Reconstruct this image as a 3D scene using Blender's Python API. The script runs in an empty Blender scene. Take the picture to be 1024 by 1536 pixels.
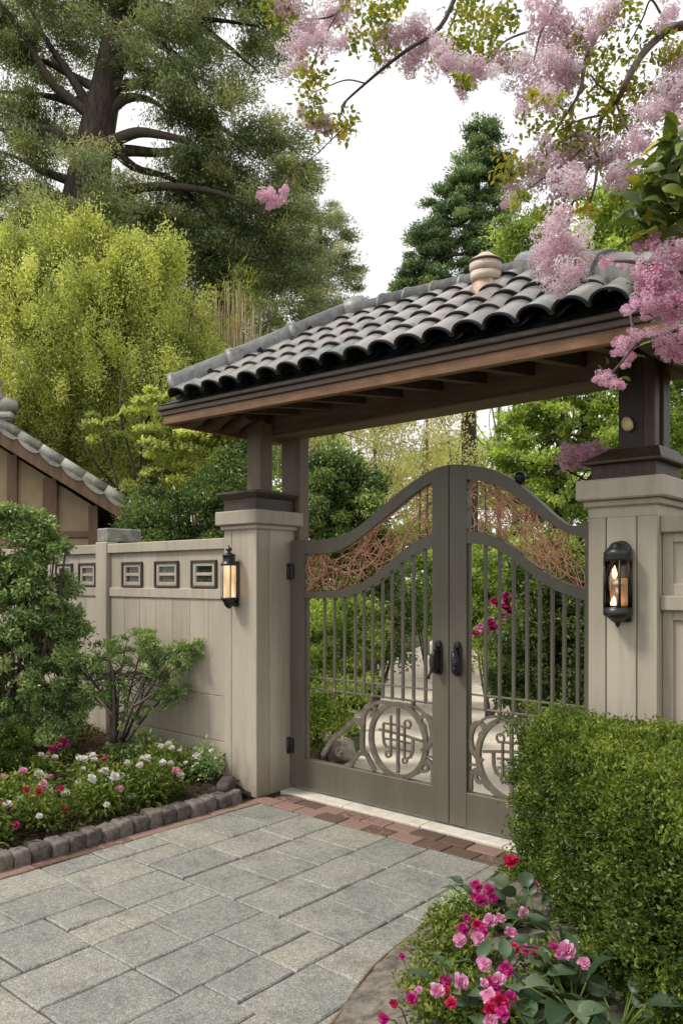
import bpy, math, random
import numpy as np
from mathutils import Vector, Matrix, Euler

R = np.random.default_rng(11)
random.seed(5)
SC = bpy.context.scene
COL = SC.collection
PI = math.pi

# ------------------------------------------------------------------ camera frame (metres, wall runs along x, garden lies at +y)
TH, FP, HY = -0.715, 1171.5, 868.8
CAM = np.array([2.767, -4.2685, 1.6])
FW = np.array([math.sin(TH), math.cos(TH), 0.0])
RT = np.array([math.cos(TH), -math.sin(TH), 0.0])
UP = np.array([0.0, 0.0, 1.0])

def ray(px, py):
    return FW + RT * (px - 512) / FP + UP * (HY - py) / FP
def at(px, py, d):
    return CAM + ray(px, py) * d
def on(px, py, ax, c):
    r = ray(px, py)
    return CAM + r * ((c - CAM[ax]) / r[ax])

# ------------------------------------------------------------------ object helpers
def wl(o):
    v = np.zeros(3)
    while o is not None:
        v = v + np.array(o.location)
        o = o.parent
    return v

def tag(o, label=None, cat=None, group=None, kind=None):
    if label: o['label'] = label
    if cat: o['category'] = cat
    if group: o['group'] = group
    if kind: o['kind'] = kind
    return o

def thing(name, label, cat, loc, group=None):
    o = bpy.data.objects.new(name, None)
    o.empty_display_size = 0.1
    o.location = tuple(float(c) for c in loc)
    COL.objects.link(o)
    return tag(o, label, cat, group)

def mesh_np(name, V, idx, counts, mats, vals=None, smooth=False, midx=None):
    me = bpy.data.meshes.new(name)
    V = np.asarray(V, np.float32); idx = np.asarray(idx, np.int32); counts = np.asarray(counts, np.int32)
    me.vertices.add(len(V)); me.vertices.foreach_set('co', V.ravel())
    me.loops.add(len(idx)); me.loops.foreach_set('vertex_index', idx)
    me.polygons.add(len(counts))
    st = np.zeros(len(counts), np.int32); st[1:] = np.cumsum(counts)[:-1]
    me.polygons.foreach_set('loop_start', st)
    try: me.polygons.foreach_set('loop_total', counts)
    except Exception: pass
    if smooth is not False:
        sm = np.ones(len(counts), bool) if smooth is True else np.asarray(smooth, bool)
        me.polygons.foreach_set('use_smooth', sm)
    else:
        me.polygons.foreach_set('use_smooth', np.zeros(len(counts), bool))
    for m in (mats if isinstance(mats, (list, tuple)) else [mats]): me.materials.append(m)
    if midx is not None: me.polygons.foreach_set('material_index', np.asarray(midx, np.int32))
    if vals is not None:
        a = me.attributes.new('v', 'FLOAT', 'FACE')
        a.data.foreach_set('value', np.asarray(vals, np.float32))
    me.update(calc_edges=True)
    me.validate()
    return me

def link(name, me, parent=None, loc=None):
    o = bpy.data.objects.new(name, me)
    if parent is not None: o.parent = parent
    if loc is not None: o.location = tuple(float(c) for c in loc)
    COL.objects.link(o)
    return o

SETTLE = [0.0]
class MB:
    """collects boxes, tubes, strips in world coordinates; build() links them as one mesh object"""
    def __init__(s): s.v = []; s.f = []; s.val = []; s.sm = []
    def add(s, V, F, val=0.5, smooth=False):
        o = len(s.v)
        s.v.extend([tuple(map(float, p)) for p in V])
        for f in F: s.f.append([o + i for i in f]); s.val.append(val); s.sm.append(smooth)
        return s
    def box(s, x0, x1, y0, y1, z0, z1, b=0.004, val=None, M=None):
        if x1 < x0: x0, x1 = x1, x0
        if y1 < y0: y0, y1 = y1, y0
        if z1 < z0: z0, z1 = z1, z0
        b = min(b, .45 * (x1 - x0), .45 * (y1 - y0), .45 * (z1 - z0))
        lo = (x0, y0, z0); hi = (x1, y1, z1)
        V = []; ix = {}
        for c in range(8):
            sg = [(c >> k) & 1 for k in range(3)]
            for a in range(3):
                p = []
                for k in range(3):
                    e = hi[k] if sg[k] else lo[k]
                    if k != a: e += (-b if sg[k] else b)
                    p.append(e)
                ix[(c, a)] = len(V); V.append(p)
        F = []
        for a in range(3):
            k1, k2 = (a + 1) % 3, (a + 2) % 3
            for sd in (0, 1):
                q = []
                for u, w in ((0, 0), (1, 0), (1, 1), (0, 1)):
                    q.append(ix[((sd << a) | (u << k1) | (w << k2), a)])
                F.append(q if sd else q[::-1])
        for a in range(3):
            k1, k2 = (a + 1) % 3, (a + 2) % 3
            for u in (0, 1):
                for w in (0, 1):
                    c0 = (u << k1) | (w << k2); c1 = c0 | (1 << a)
                    q = [ix[(c0, k1)], ix[(c1, k1)], ix[(c1, k2)], ix[(c0, k2)]]
                    F.append(q if (u ^ w) == 0 else q[::-1])
        for c in range(8):
            t = [ix[(c, 0)], ix[(c, 1)], ix[(c, 2)]]
            F.append(t if bin(c).count('1') % 2 else t[::-1])
        if M is not None: V = [tuple(M @ Vector(p)) for p in V]
        return s.add(V, F, random.random() if val is None else val)
    def tube(s, pts, rad, n=8, val=0.5, smooth=True, cap=True, flat=1.0):
        P = [np.asarray(p, float) for p in pts]
        if not hasattr(rad, '__len__'): rad = [rad] * len(P)
        t0 = P[1] - P[0]; t0 /= (np.linalg.norm(t0) + 1e-9)
        ref = np.array([0, 0, 1.0]) if abs(t0[2]) < .9 else np.array([1.0, 0, 0])
        nrm = np.cross(t0, ref); nrm /= np.linalg.norm(nrm)
        V = []; F = []
        for i, p in enumerate(P):
            t = P[min(i + 1, len(P) - 1)] - P[max(i - 1, 0)]
            t = t / (np.linalg.norm(t) + 1e-9)
            nrm = nrm - t * (nrm @ t); nrm /= (np.linalg.norm(nrm) + 1e-9)
            bn = np.cross(t, nrm)
            for k in range(n):
                a = 2 * PI * k / n
                V.append(p + rad[i] * (math.cos(a) * nrm + flat * math.sin(a) * bn))
        for i in range(len(P) - 1):
            for k in range(n):
                k2 = (k + 1) % n
                F.append([i * n + k, i * n + k2, (i + 1) * n + k2, (i + 1) * n + k])
        s.add(V, F, val, smooth)
        if cap:
            o = len(s.v) - len(V)
            s.f.append([o + k for k in range(n)][::-1]); s.val.append(val); s.sm.append(False)
            s.f.append([o + (len(P) - 1) * n + k for k in range(n)]); s.val.append(val); s.sm.append(False)
        return s
    def lathe(s, c, prof, n=16, val=0.5, sx=1, sy=1):
        V = []; F = []
        for r, z in prof:
            for k in range(n):
                a = 2 * PI * k / n
                V.append((c[0] + r * math.cos(a) * sx, c[1] + r * math.sin(a) * sy, c[2] + z))
        m = len(prof)
        for i in range(m - 1):
            for k in range(n):
                k2 = (k + 1) % n
                F.append([i * n + k, i * n + k2, (i + 1) * n + k2, (i + 1) * n + k])
        s.add(V, F, val, True)
        o = len(s.v) - len(V)
        s.f.append([o + k for k in range(n)][::-1]); s.val.append(val); s.sm.append(False)
        s.f.append([o + (m - 1) * n + k for k in range(n)]); s.val.append(val); s.sm.append(False)
        return s
    def strip(s, up, lo, y0, y1, val=0.5):
        """plate in the xz plane between two polylines of equal length, from y0 to y1"""
        n = len(up); V = []
        for (x, z) in up: V += [(x, y0, z), (x, y1, z)]
        for (x, z) in lo: V += [(x, y0, z), (x, y1, z)]
        F = []; o = 2 * n
        for i in range(n - 1):
            a, b = 2 * i, 2 * i + 2
            F.append([a, a + 1, b + 1, b]); F.append([o + a, o + b, o + b + 1, o + a + 1])
            F.append([a, b, o + b, o + a]); F.append([a + 1, o + a + 1, o + b + 1, b + 1])
        F.append([0, o, o + 1, 1]); e = 2 * n - 2
        F.append([e, e + 1, o + e + 1, o + e])
        return s.add(V, F, val)
    def build(s, name, mat, parent=None, xf=None, midx=None):
        base = wl(parent) if parent is not None else np.zeros(3)
        V = np.array(s.v)
        if xf is not None: V = xf(V)
        if SETTLE[0]: V[:, 2] -= SETTLE[0] * (V[:, 0] + 1.8)
        V = V - base
        idx = np.concatenate([np.array(f) for f in s.f]); cnt = [len(f) for f in s.f]
        me = mesh_np(name, V, idx, cnt, mat, s.val, s.sm, midx)
        return link(name, me, parent)

def smooth_path(P, n=6):
    P = [np.asarray(p, float) for p in P]
    Q = [2 * P[0] - P[1]] + P + [2 * P[-1] - P[-2]]
    out = []
    for i in range(1, len(Q) - 2):
        p0, p1, p2, p3 = Q[i - 1:i + 3]
        for k in range(n):
            t = k / n
            out.append(.5 * ((2 * p1) + (-p0 + p2) * t + (2 * p0 - 5 * p1 + 4 * p2 - p3) * t * t + (-p0 + 3 * p1 - 3 * p2 + p3) * t ** 3))
    out.append(P[-1])
    return out

# ------------------------------------------------------------------ foliage helpers
def unit(a): return a / (np.linalg.norm(a, axis=-1, keepdims=True) + 1e-9)
def rdir(n, rng=R): return unit(rng.normal(size=(n, 3)))

LEAF = {
    'diamond': (np.array([[0, 0, 0], [.45, .5, .0], [1, 0, 0], [.45, -.5, .0]]), [[0, 3, 2, 1]]),
    'fold': (np.array([[0, 0, 0], [.42, .5, .16], [1, 0, -.06], [.42, -.5, .16]]), [[0, 2, 1], [0, 3, 2]]),
    'oval': (np.array([[0, 0, 0], [.25, .42, .08], [.62, .42, .08], [1, 0, -.1], [.62, -.42, .08], [.25, -.42, .08], [.45, 0, .0]]),
             [[0, 6, 2, 1], [6, 3, 2], [0, 5, 4, 6], [6, 4, 3]]),
}
def big_leaf(nl=6, nw=2):
    V = []; F = []
    for i in range(nl + 1):
        t = i / nl
        w = .5 * (math.sin(PI * min(1, t ** .75)) ** .8) if 0 < t < 1 else .02
        droop = -.35 * t * t + .12 * t
        for j in range(-nw, nw + 1):
            b = j / nw
            V.append([t, w * b, droop + .10 * abs(b) * math.sin(PI * t) + .02 * math.sin(9 * t + 2 * b)])
    m = 2 * nw + 1
    for i in range(nl):
        for j in range(m - 1):
            F.append([i * m + j, (i + 1) * m + j, (i + 1) * m + j + 1, i * m + j + 1])
    return np.array(V), F
LEAF['big'] = big_leaf()
LEAF['petal'] = (np.array([[0, 0, 0], [.4, .34, .06], [.85, .45, .12], [1, 0, .05], [.85, -.45, .12], [.4, -.34, .06], [.5, 0, -.04]]),
                 [[0, 6, 2, 1], [6, 3, 2], [0, 5, 4, 6], [6, 4, 3]])

def leaf_arrays(P, D, N, L, W, tmpl):
    T, F = LEAF[tmpl]
    n = len(P); D = unit(D)
    S = unit(np.cross(N, D)); N2 = np.cross(D, S)
    L = np.broadcast_to(L, (n,)); W = np.broadcast_to(W, (n,))
    V = (P[:, None, :] + D[:, None, :] * (T[None, :, 0:1] * L[:, None, None])
         + S[:, None, :] * (T[None, :, 1:2] * W[:, None, None]) + N2[:, None, :] * (T[None, :, 2:3] * L[:, None, None]))
    k = len(T)
    fi = np.concatenate([np.array(f) for f in F]); fc = np.array([len(f) for f in F])
    idx = (np.arange(n)[:, None] * k + fi[None, :]).ravel()
    cnt = np.tile(fc, n)
    return V.reshape(-1, 3), idx, cnt, len(F)

def leaf_mesh(name, P, D, N, L, W, v, mat, tmpl='diamond', base=None, smooth=False):
    V, idx, cnt, nf = leaf_arrays(P, D, N, L, W, tmpl)
    if base is not None: V = V - np.asarray(base)
    return mesh_np(name, V, idx, cnt, mat, np.repeat(np.clip(v, 0, 1), nf), smooth)

def leaf_obj(name, P, D, N, L, W, v, mat, parent, tmpl='diamond', smooth=False):
    return link(name, leaf_mesh(name, P, D, N, L, W, v, mat, tmpl, wl(parent) if parent is not None else None, smooth), parent)

def ellip(c, r, n, rng=R, shell=.55, lump=.25):
    """points in a lumpy ellipsoid aligned to the view axes: r = (across, deep, up)"""
    u = rdir(n, rng)
    k = rng.random(n) ** (1 / 3) * (1 - shell) + shell * (1 - .25 * rng.random(n) ** 2)
    ph = rng.random(6) * 6.28
    l = 1 + lump * (np.sin(3 * u[:, 0] + ph[0]) * np.sin(3 * u[:, 2] + ph[1]) + .6 * np.sin(6 * u[:, 1] + ph[2]) * np.sin(5 * u[:, 2] + ph[3]))
    q = u * (k * l)[:, None]
    P = np.asarray(c) + q[:, 0:1] * RT * r[0] + q[:, 1:2] * FW * r[1] + q[:, 2:3] * UP * r[2]
    o = u[:, 0:1] * RT + u[:, 1:2] * FW + u[:, 2:3] * UP
    return P, o

def crown_pts(blobs, subs, per, sr, squash=.6, rng=R, shell=.55, elong=0.0, lump=.25, zmin=.03):
    """blobs: [(centre, (rx,ry,rz), weight)].  Sub-clumps through each blob, leaves through each sub-clump."""
    PP = []; OO = []; VV = []
    for (c, r, w) in blobs:
        m = max(2, int(subs * w))
        C, O = ellip(c, r, m, rng, shell, lump)
        vm = rng.normal(0, .16, m) + .5
        n = per
        u = rdir(m * n, rng).reshape(m, n, 3) * (rng.random((m, n, 1)) ** .5)
        s = sr * (.6 + .8 * rng.random((m, 1, 1)))
        off = u * s
        off[..., 2] *= squash
        if elong:
            t = (rng.random((m, n, 1)) - .3)
            dirs = O.copy(); dirs[:, 2] *= .4; dirs[:, 2] -= .1
            off = off * .7 + unit(dirs)[:, None, :] * t * s * elong
        P = C[:, None, :] + off
        PP.append(P.reshape(-1, 3)); OO.append(np.repeat(O, n, 0))
        VV.append((vm[:, None] + rng.normal(0, .14, (m, n))).ravel())
    P = np.concatenate(PP); O = np.concatenate(OO); V = np.concatenate(VV)
    k = P[:, 2] > zmin
    return P[k], O[k], V[k]

def foliage(name, blobs, subs, per, sr, L, W, mat, parent, squash=.6, elong=0, tmpl='diamond', up=.6, out=.7, droop=0.0, shell=.55, seed=1, lump=.25, zmin=.03, cut=None):
    rng = np.random.default_rng(seed)
    P, O, V = crown_pts(blobs, subs, per, sr, squash, rng, shell, elong, lump, zmin)
    if cut is not None:
        k = cut(P); P, O, V = P[k], O[k], V[k]
    n = len(P)
    D = O * out + rng.normal(0, .6, (n, 3)); D[:, 2] -= droop
    N = np.array([0, 0, up]) + rng.normal(0, .5, (n, 3)) + O * .3
    l = L * (.6 + .7 * rng.random(n)); w = W * (.7 + .6 * rng.random(n))
    return leaf_obj(name, P, D, N, l, w, V, mat, parent, tmpl)

def pb(lst, d, dz=1.0):
    """blobs given as the picture sees them (x, y, half width, half height[, extra depth[, weight]]) at distance d"""
    out = []
    for b in lst:
        x, y, rx, ry = b[:4]; dd = d + (b[4] if len(b) > 4 else 0)
        s = dd / FP
        w = (b[5] if len(b) > 5 else 1.0) * max(.25, rx * ry / 5000.0)
        out.append((at(x, y, dd), (rx * s, dz * .5 * (rx + ry) * s, ry * s), w))
    return out

# ------------------------------------------------------------------ materials
def new_mat(name):
    m = bpy.data.materials.new(name); m.use_nodes = True
    nt = m.node_tree; nt.nodes.clear()
    out = nt.nodes.new('ShaderNodeOutputMaterial')
    return m, nt, out
def nd(nt, t, **kw):
    n = nt.nodes.new(t)
    for k, v in kw.items():
        if k in n.inputs: n.inputs[k].default_value = v
        else: setattr(n, k, v)
    return n
def rgba(c): return (c[0], c[1], c[2], 1)
def ramp(nt, fac, stops):
    r = nt.nodes.new('ShaderNodeValToRGB')
    e = r.color_ramp.elements
    while len(e) < len(stops): e.new(.5)
    for k, (p, c) in enumerate(stops): e[k].position = p; e[k].color = rgba(c)
    nt.links.new(fac, r.inputs[0]); return r.outputs[0]
def mixc(nt, fac, a, b, mode='MIX'):
    m = nt.nodes.new('ShaderNodeMix'); m.data_type = 'RGBA'; m.blend_type = mode
    if hasattr(fac, 'links'): nt.links.new(fac, m.inputs[0])
    else: m.inputs[0].default_value = fac
    for s, i in ((a, 6), (b, 7)):
        if hasattr(s, 'links'): nt.links.new(s, m.inputs[i])
        else: m.inputs[i].default_value = rgba(s)
    return m.outputs[2]
def noise(nt, vec, scale, detail=4, rough=.55):
    n = nt.nodes.new('ShaderNodeTexNoise'); n.inputs['Scale'].default_value = scale
    n.inputs['Detail'].default_value = detail; n.inputs['Roughness'].default_value = rough
    if vec is not None: nt.links.new(vec, n.inputs['Vector'])
    return n.outputs[0]
def coords(nt, scale=(1, 1, 1)):
    g = nt.nodes.new('ShaderNodeNewGeometry')
    mp = nt.nodes.new('ShaderNodeMapping'); mp.inputs['Scale'].default_value = scale
    nt.links.new(g.outputs['Position'], mp.inputs['Vector']); return mp.outputs[0]
def attr(nt):
    a = nt.nodes.new('ShaderNodeAttribute'); a.attribute_name = 'v'; return a.outputs['Fac']
def bump(nt, h, strength, dist):
    b = nt.nodes.new('ShaderNodeBump'); b.inputs['Strength'].default_value = strength; b.inputs['Distance'].default_value = dist
    nt.links.new(h, b.inputs['Height']); return b.outputs[0]

def mat_surf(name, dark, light, rough=.6, sc=(3, 3, 3), nscale=1.5, fine=60, bumpd=.002, bstr=.4, spec=.4, var=.35, stops=None, metallic=0.0, grime=0.0, rvar=.15):
    m, nt, out = new_mat(name)
    b = nd(nt, 'ShaderNodeBsdfPrincipled', Roughness=rough, Metallic=metallic)
    b.inputs['Specular IOR Level'].default_value = spec
    c = coords(nt, sc)
    n1 = noise(nt, c, nscale, 6, .62)
    n2 = noise(nt, coords(nt), fine, 4, .6)
    a = attr(nt)
    f = nt.nodes.new('ShaderNodeMath'); f.operation = 'MULTIPLY_ADD'; nt.links.new(a, f.inputs[0]); f.inputs[1].default_value = var
    nt.links.new(n1, f.inputs[2])
    f2 = nt.nodes.new('ShaderNodeMath'); f2.operation = 'MULTIPLY_ADD'; nt.links.new(n2, f2.inputs[0]); f2.inputs[1].default_value = .35
    nt.links.new(f.outputs[0], f2.inputs[2])
    o = var * .5 + .175
    col = ramp(nt, f2.outputs[0], stops or [(.3 + o, dark), (.7 + o, light)])
    if grime:
        g = noise(nt, coords(nt, (9, 9, .8)), 2.2, 5, .6)
        gm = nt.nodes.new('ShaderNodeMapRange'); gm.inputs[1].default_value = .5; gm.inputs[2].default_value = .8; gm.inputs[4].default_value = grime
        nt.links.new(g, gm.inputs[0])
        col = mixc(nt, gm.outputs[0], col, (dark[0] * .55, dark[1] * .52, dark[2] * .48))
    if grime and name.startswith('cream'):
        gp = nt.nodes.new('ShaderNodeNewGeometry'); sx = nt.nodes.new('ShaderNodeSeparateXYZ'); nt.links.new(gp.outputs['Position'], sx.inputs[0])
        nz = noise(nt, coords(nt, (7, 7, 3)), 2.0, 6, .7)
        zz = nt.nodes.new('ShaderNodeMath'); zz.operation = 'MULTIPLY_ADD'; nt.links.new(nz, zz.inputs[0]); zz.inputs[1].default_value = -.55; nt.links.new(sx.outputs[2], zz.inputs[2])
        mr = nt.nodes.new('ShaderNodeMapRange'); mr.inputs[1].default_value = .05; mr.inputs[2].default_value = -.30; mr.inputs[4].default_value = .6
        nt.links.new(zz.outputs[0], mr.inputs[0])
        col = mixc(nt, mr.outputs[0], col, (.17, .135, .095))
        sp_ = noise(nt, coords(nt), 26, 5, .75)
        m2 = nt.nodes.new('ShaderNodeMapRange'); m2.inputs[1].default_value = .62; m2.inputs[2].default_value = .78; m2.inputs[4].default_value = .22
        nt.links.new(sp_, m2.inputs[0]); col = mixc(nt, m2.outputs[0], col, (.25, .21, .16))
    nt.links.new(col, b.inputs['Base Color'])
    r = nt.nodes.new('ShaderNodeMath'); r.operation = 'MULTIPLY_ADD'; nt.links.new(n1, r.inputs[0]); r.inputs[1].default_value = rvar * 2; r.inputs[2].default_value = rough - rvar
    nt.links.new(r.outputs[0], b.inputs['Roughness'])
    nt.links.new(bump(nt, f2.outputs[0], bstr, bumpd), b.inputs['Normal'])
    nt.links.new(b.outputs[0], out.inputs[0])
    return m

def mat_leaf(name, stops, rough=.5, trans=.35, spec=.4, tint=(1.1, 1.12, .72), big=0.6):
    m, nt, out = new_mat(name)
    a = attr(nt)
    n = noise(nt, coords(nt), big, 3)
    s = nt.nodes.new('ShaderNodeMath'); s.operation = 'MULTIPLY_ADD'; nt.links.new(n, s.inputs[0]); s.inputs[1].default_value = .7; s.inputs[2].default_value = -.35
    t = nt.nodes.new('ShaderNodeMath'); t.operation = 'ADD'; nt.links.new(a, t.inputs[0]); nt.links.new(s.outputs[0], t.inputs[1])
    col = ramp(nt, t.outputs[0], stops)
    b = nd(nt, 'ShaderNodeBsdfPrincipled', Roughness=rough)
    b.inputs['Specular IOR Level'].default_value = spec
    nt.links.new(col, b.inputs['Base Color'])
    tr = nd(nt, 'ShaderNodeBsdfTranslucent')
    nt.links.new(mixc(nt, 1.0, col, tint, 'MULTIPLY'), tr.inputs['Color'])
    mx = nt.nodes.new('ShaderNodeMixShader'); mx.inputs[0].default_value = trans
    nt.links.new(b.outputs[0], mx.inputs[1]); nt.links.new(tr.outputs[0], mx.inputs[2])
    nt.links.new(mx.outputs[0], out.inputs[0])
    return m

M = {}
M['cream'] = mat_surf('cream_painted_wood', (.355, .315, .247), (.465, .415, .332), .55, (2, 2, .5), 1.6, 90, .0015, .35, .35, .30, grime=.42)
M['cream_dark'] = mat_surf('groove_shadow_paint', (.10, .09, .075), (.14, .125, .10), .7)
M['gate'] = mat_surf('olive_grey_gate_paint', (.105, .094, .070), (.145, .132, .098), .42, (2, 2, .6), 1.6, 120, .0012, .3, .5, .12, grime=.25)
M['gate_iron'] = mat_surf('weathered_iron', (.085, .073, .055), (.175, .15, .115), .45, (6, 6, 6), 2, 150, .002, .5, .5)
M['copper'] = mat_surf('copper_wire', (.38, .17, .09), (.74, .43, .28), .42, (9, 9, 9), 2, 90, .001, .3, .5, .7, metallic=.35)
M['brown'] = mat_surf('dark_stained_timber', (.026, .016, .011), (.080, .048, .032), .5, (9, 9, 1.2), 2.4, 60, .003, .5, .4, .3)
M['gutter'] = mat_surf('weathered_gutter_board', (.035, .024, .018), (.10, .070, .052), .45, (1, 9, 9), 2.4, 70, .002, .4, .45)
M['plinth'] = mat_surf('brown_painted_plinth', (.045, .033, .025), (.075, .056, .043), .5, (4, 4, 1), 2, 90, .001, .3, .4)
M['wood'] = mat_surf('warm_brown_fascia_wood', (.15, .074, .034), (.29, .155, .076), .5, (1.2, 12, 12), 2.2, 60, .002, .5, .4, .2)
M['taupe'] = mat_surf('taupe_painted_post', (.17, .135, .095), (.24, .195, .14), .6, (5, 5, .6), 2, 80, .0015, .4, .3)
M['beam'] = mat_surf('brown_beam', (.12, .078, .05), (.21, .145, .098), .6, (1, 8, 8), 2, 70, .002, .4, .3)
M['soffit'] = mat_surf('dark_soffit_boards', (.045, .03, .02), (.12, .08, .055), .65, (4, 4, 4), 2, 60, .002)
M['black'] = mat_surf('black_cast_iron', (.006, .006, .007), (.022, .022, .024), .36, (8, 8, 8), 3, 120, .003, .6, .55)
M['tile'] = mat_surf('grey_clay_tile', None, None, .24, (5, 5, 5), 2.2, 70, .003, .5, .6, .75,
                     stops=[(.42, (.045, .051, .051)), (.72, (.108, .118, .116)), (1.0, (.21, .22, .214)), (1.25, (.30, .28, .255))], rvar=.1)
M['tile_under'] = mat_surf('dark_tile_bed', (.02, .02, .02), (.05, .048, .045), .8)
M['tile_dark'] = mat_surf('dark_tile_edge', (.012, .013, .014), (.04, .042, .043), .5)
M['ridge'] = mat_surf('grey_ridge_tile', (.12, .126, .123), (.29, .295, .285), .42, (6, 6, 6), 2.5, 60, .004, .6, .5, .25)
M['vent'] = mat_surf('tan_clay_vent', (.42, .27, .19), (.66, .49, .37), .6, (6, 6, 6), 2, 70, .003, .4, .4)
M['vent_light'] = mat_surf('pale_clay_band', (.55, .45, .36), (.75, .66, .56), .6, (6, 6, 6), 2, 70, .003, .4, .4)
M['house'] = mat_surf('ochre_house_panel', (.33, .25, .15), (.44, .345, .22), .8, (2, 2, 2), 1.6, 90, .002, .3, .2, grime=.2)
M['house_timber'] = mat_surf('house_timber', (.10, .055, .030), (.20, .12, .065), .55, (6, 6, 1), 2, 60, .002)
M['house_tile'] = mat_surf('pale_weathered_tile', (.20, .19, .165), (.42, .40, .35), .65, (6, 6, 6), 2, 60, .004, .6)
M['stone'] = mat_surf('granite_cobble', (.075, .064, .055), (.19, .165, .143), .75, (14, 14, 14), 2, 180, .004, .9, .3, .4)
M['rock'] = mat_surf('dark_rock', (.03, .022, .02), (.085, .064, .058), .7, (7, 7, 7), 2, 90, .006, .9)
M['pinkrock'] = mat_surf('pinkish_boulder', (.26, .20, .18), (.46, .39, .36), .8, (5, 5, 5), 2, 90, .006, .9)
M['brick'] = mat_surf('red_brown_brick', (.125, .078, .06), (.26, .17, .135), .8, (12, 12, 12), 2, 140, .003, .8, .25, .7)
M['white_slab'] = mat_surf('pale_limestone', (.52, .47, .39), (.70, .65, .56), .7, (6, 6, 6), 2, 120, .002, .5, .3)
M['soil'] = mat_surf('bark_soil', (.018, .012, .008), (.075, .05, .034), .9, (12, 12, 12), 2.5, 120, .012, 1.0, .2)
M['gravel'] = mat_surf('grey_brown_gravel', (.075, .064, .052), (.25, .22, .185), .85, (10, 10, 10), 2, 160, .008, 1.0, .25)
M['path'] = mat_surf('pale_garden_path', (.60, .52, .42), (.80, .71, .58), .8, (2, 2, 2), 1.5, 90, .004, .6, .25)
M['lawn'] = mat_surf('garden_earth', (.03, .035, .014), (.085, .09, .035), .9, (2, 2, 2), 1.5, 40, .02, 1.0, .2)
M['bark'] = mat_surf('conifer_bark', (.028, .023, .018), (.115, .094, .074), .85, (7, 7, 1.4), 2.2, 40, .03, 1.0, .2)
M['bark_light'] = mat_surf('pale_bark', (.10, .085, .06), (.24, .21, .155), .8, (8, 8, 1.5), 2.2, 50, .01, .8, .2)
M['twig'] = mat_surf('brown_twig', (.05, .035, .03), (.15, .11, .095), .7, (20, 20, 20), 2, 90, .002)
M['reed'] = mat_surf('dry_reed', (.26, .20, .10), (.50, .41, .24), .8, (4, 4, 1), 2, 60, .002, var=.6)
M['rust'] = mat_surf('rusted_edging', (.10, .055, .03), (.22, .13, .07), .7, (12, 12, 12), 2, 60, .002)
M['egg'] = mat_surf('pale_yellow_fruit', (.62, .50, .22), (.74, .64, .36), .4, (9, 9, 9), 2, 60, .001, .2)

def mat_paver():
    m, nt, out = new_mat('granite_paver')
    b = nd(nt, 'ShaderNodeBsdfPrincipled', Roughness=.62); b.inputs['Specular IOR Level'].default_value = .4
    c = coords(nt)
    v = nt.nodes.new('ShaderNodeTexVoronoi'); v.inputs['Scale'].default_value = 330; nt.links.new(c, v.inputs['Vector'])
    sp = nt.nodes.new('ShaderNodeSeparateColor'); nt.links.new(v.outputs['Color'], sp.inputs[0])
    speck = ramp(nt, sp.outputs[0], [(.0, (.13, .131, .123)), (.30, (.222, .223, .208)), (.68, (.308, .309, .288)), (.90, (.46, .455, .43))])
    n1 = noise(nt, c, 2.3, 6, .65)
    n2 = noise(nt, c, 38, 5, .7)
    a = attr(nt)
    tone = nt.nodes.new('ShaderNodeMath'); tone.operation = 'MULTIPLY_ADD'; nt.links.new(a, tone.inputs[0]); tone.inputs[1].default_value = .45; nt.links.new(n1, tone.inputs[2])
    tc = ramp(nt, tone.outputs[0], [(.42, (.80, .81, .78)), (.68, (1.0, 1.0, .95)), (1.0, (1.18, 1.14, 1.04))])
    col = mixc(nt, 1.0, speck, tc, 'MULTIPLY')
    fine = ramp(nt, n2, [(.3, (.72, .72, .70)), (.65, (1.1, 1.1, 1.1))])
    col = mixc(nt, 1.0, col, fine, 'MULTIPLY')
    st = noise(nt, coords(nt, (1, 1, 1)), 1.1, 7, .7)
    sm = nt.nodes.new('ShaderNodeMapRange'); sm.inputs[1].default_value = .55; sm.inputs[2].default_value = .8; sm.inputs[4].default_value = .55
    nt.links.new(st, sm.inputs[0])
    col = mixc(nt, sm.outputs[0], col, (.20, .17, .125))
    n3 = noise(nt, c, 5.5, 7, .72)
    col = mixc(nt, 1.0, col, ramp(nt, n3, [(.32, (.70, .69, .66)), (.5, (1, 1, 1)), (.72, (1.10, 1.08, 1.02))]), 'MULTIPLY')
    nt.links.new(col, b.inputs['Base Color'])
    nt.links.new(bump(nt, mixc(nt, .5, speck, n2), .55, .004), b.inputs['Normal'])
    nt.links.new(b.outputs[0], out.inputs[0]); return m
M['paver'] = mat_paver()

def mat_glass(name, col=(.9, .92, .9), rough=.08):
    m, nt, out = new_mat(name)
    g = nd(nt, 'ShaderNodeBsdfGlossy', Roughness=rough)
    t = nd(nt, 'ShaderNodeBsdfTransparent'); t.inputs[0].default_value = rgba(col)
    f = nt.nodes.new('ShaderNodeFresnel'); f.inputs[0].default_value = 1.45
    mx = nt.nodes.new('ShaderNodeMixShader'); nt.links.new(f.outputs[0], mx.inputs[0]); nt.links.new(t.outputs[0], mx.inputs[1]); nt.links.new(g.outputs[0], mx.inputs[2])
    nt.links.new(mx.outputs[0], out.inputs[0]); return m
M['glass'] = mat_glass('lantern_glass', (.93, .90, .86))
M['pane'] = mat_surf('dark_window_pane', (.03, .035, .03), (.14, .14, .12), .12, (6, 6, 6), 2, 20, .001, .1, .6)
def mat_emit(name, col, s):
    m, nt, out = new_mat(name)
    e = nd(nt, 'ShaderNodeEmission', Strength=s)
    z = noise(nt, coords(nt, (30, 30, 4)), 1.2, 4)
    c = ramp(nt, z, [(.3, (col[0] * .55, col[1] * .38, col[2] * .25)), (.62, col)])
    nt.links.new(c, e.inputs[0]); nt.links.new(e.outputs[0], out.inputs[0]); return m
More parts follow.
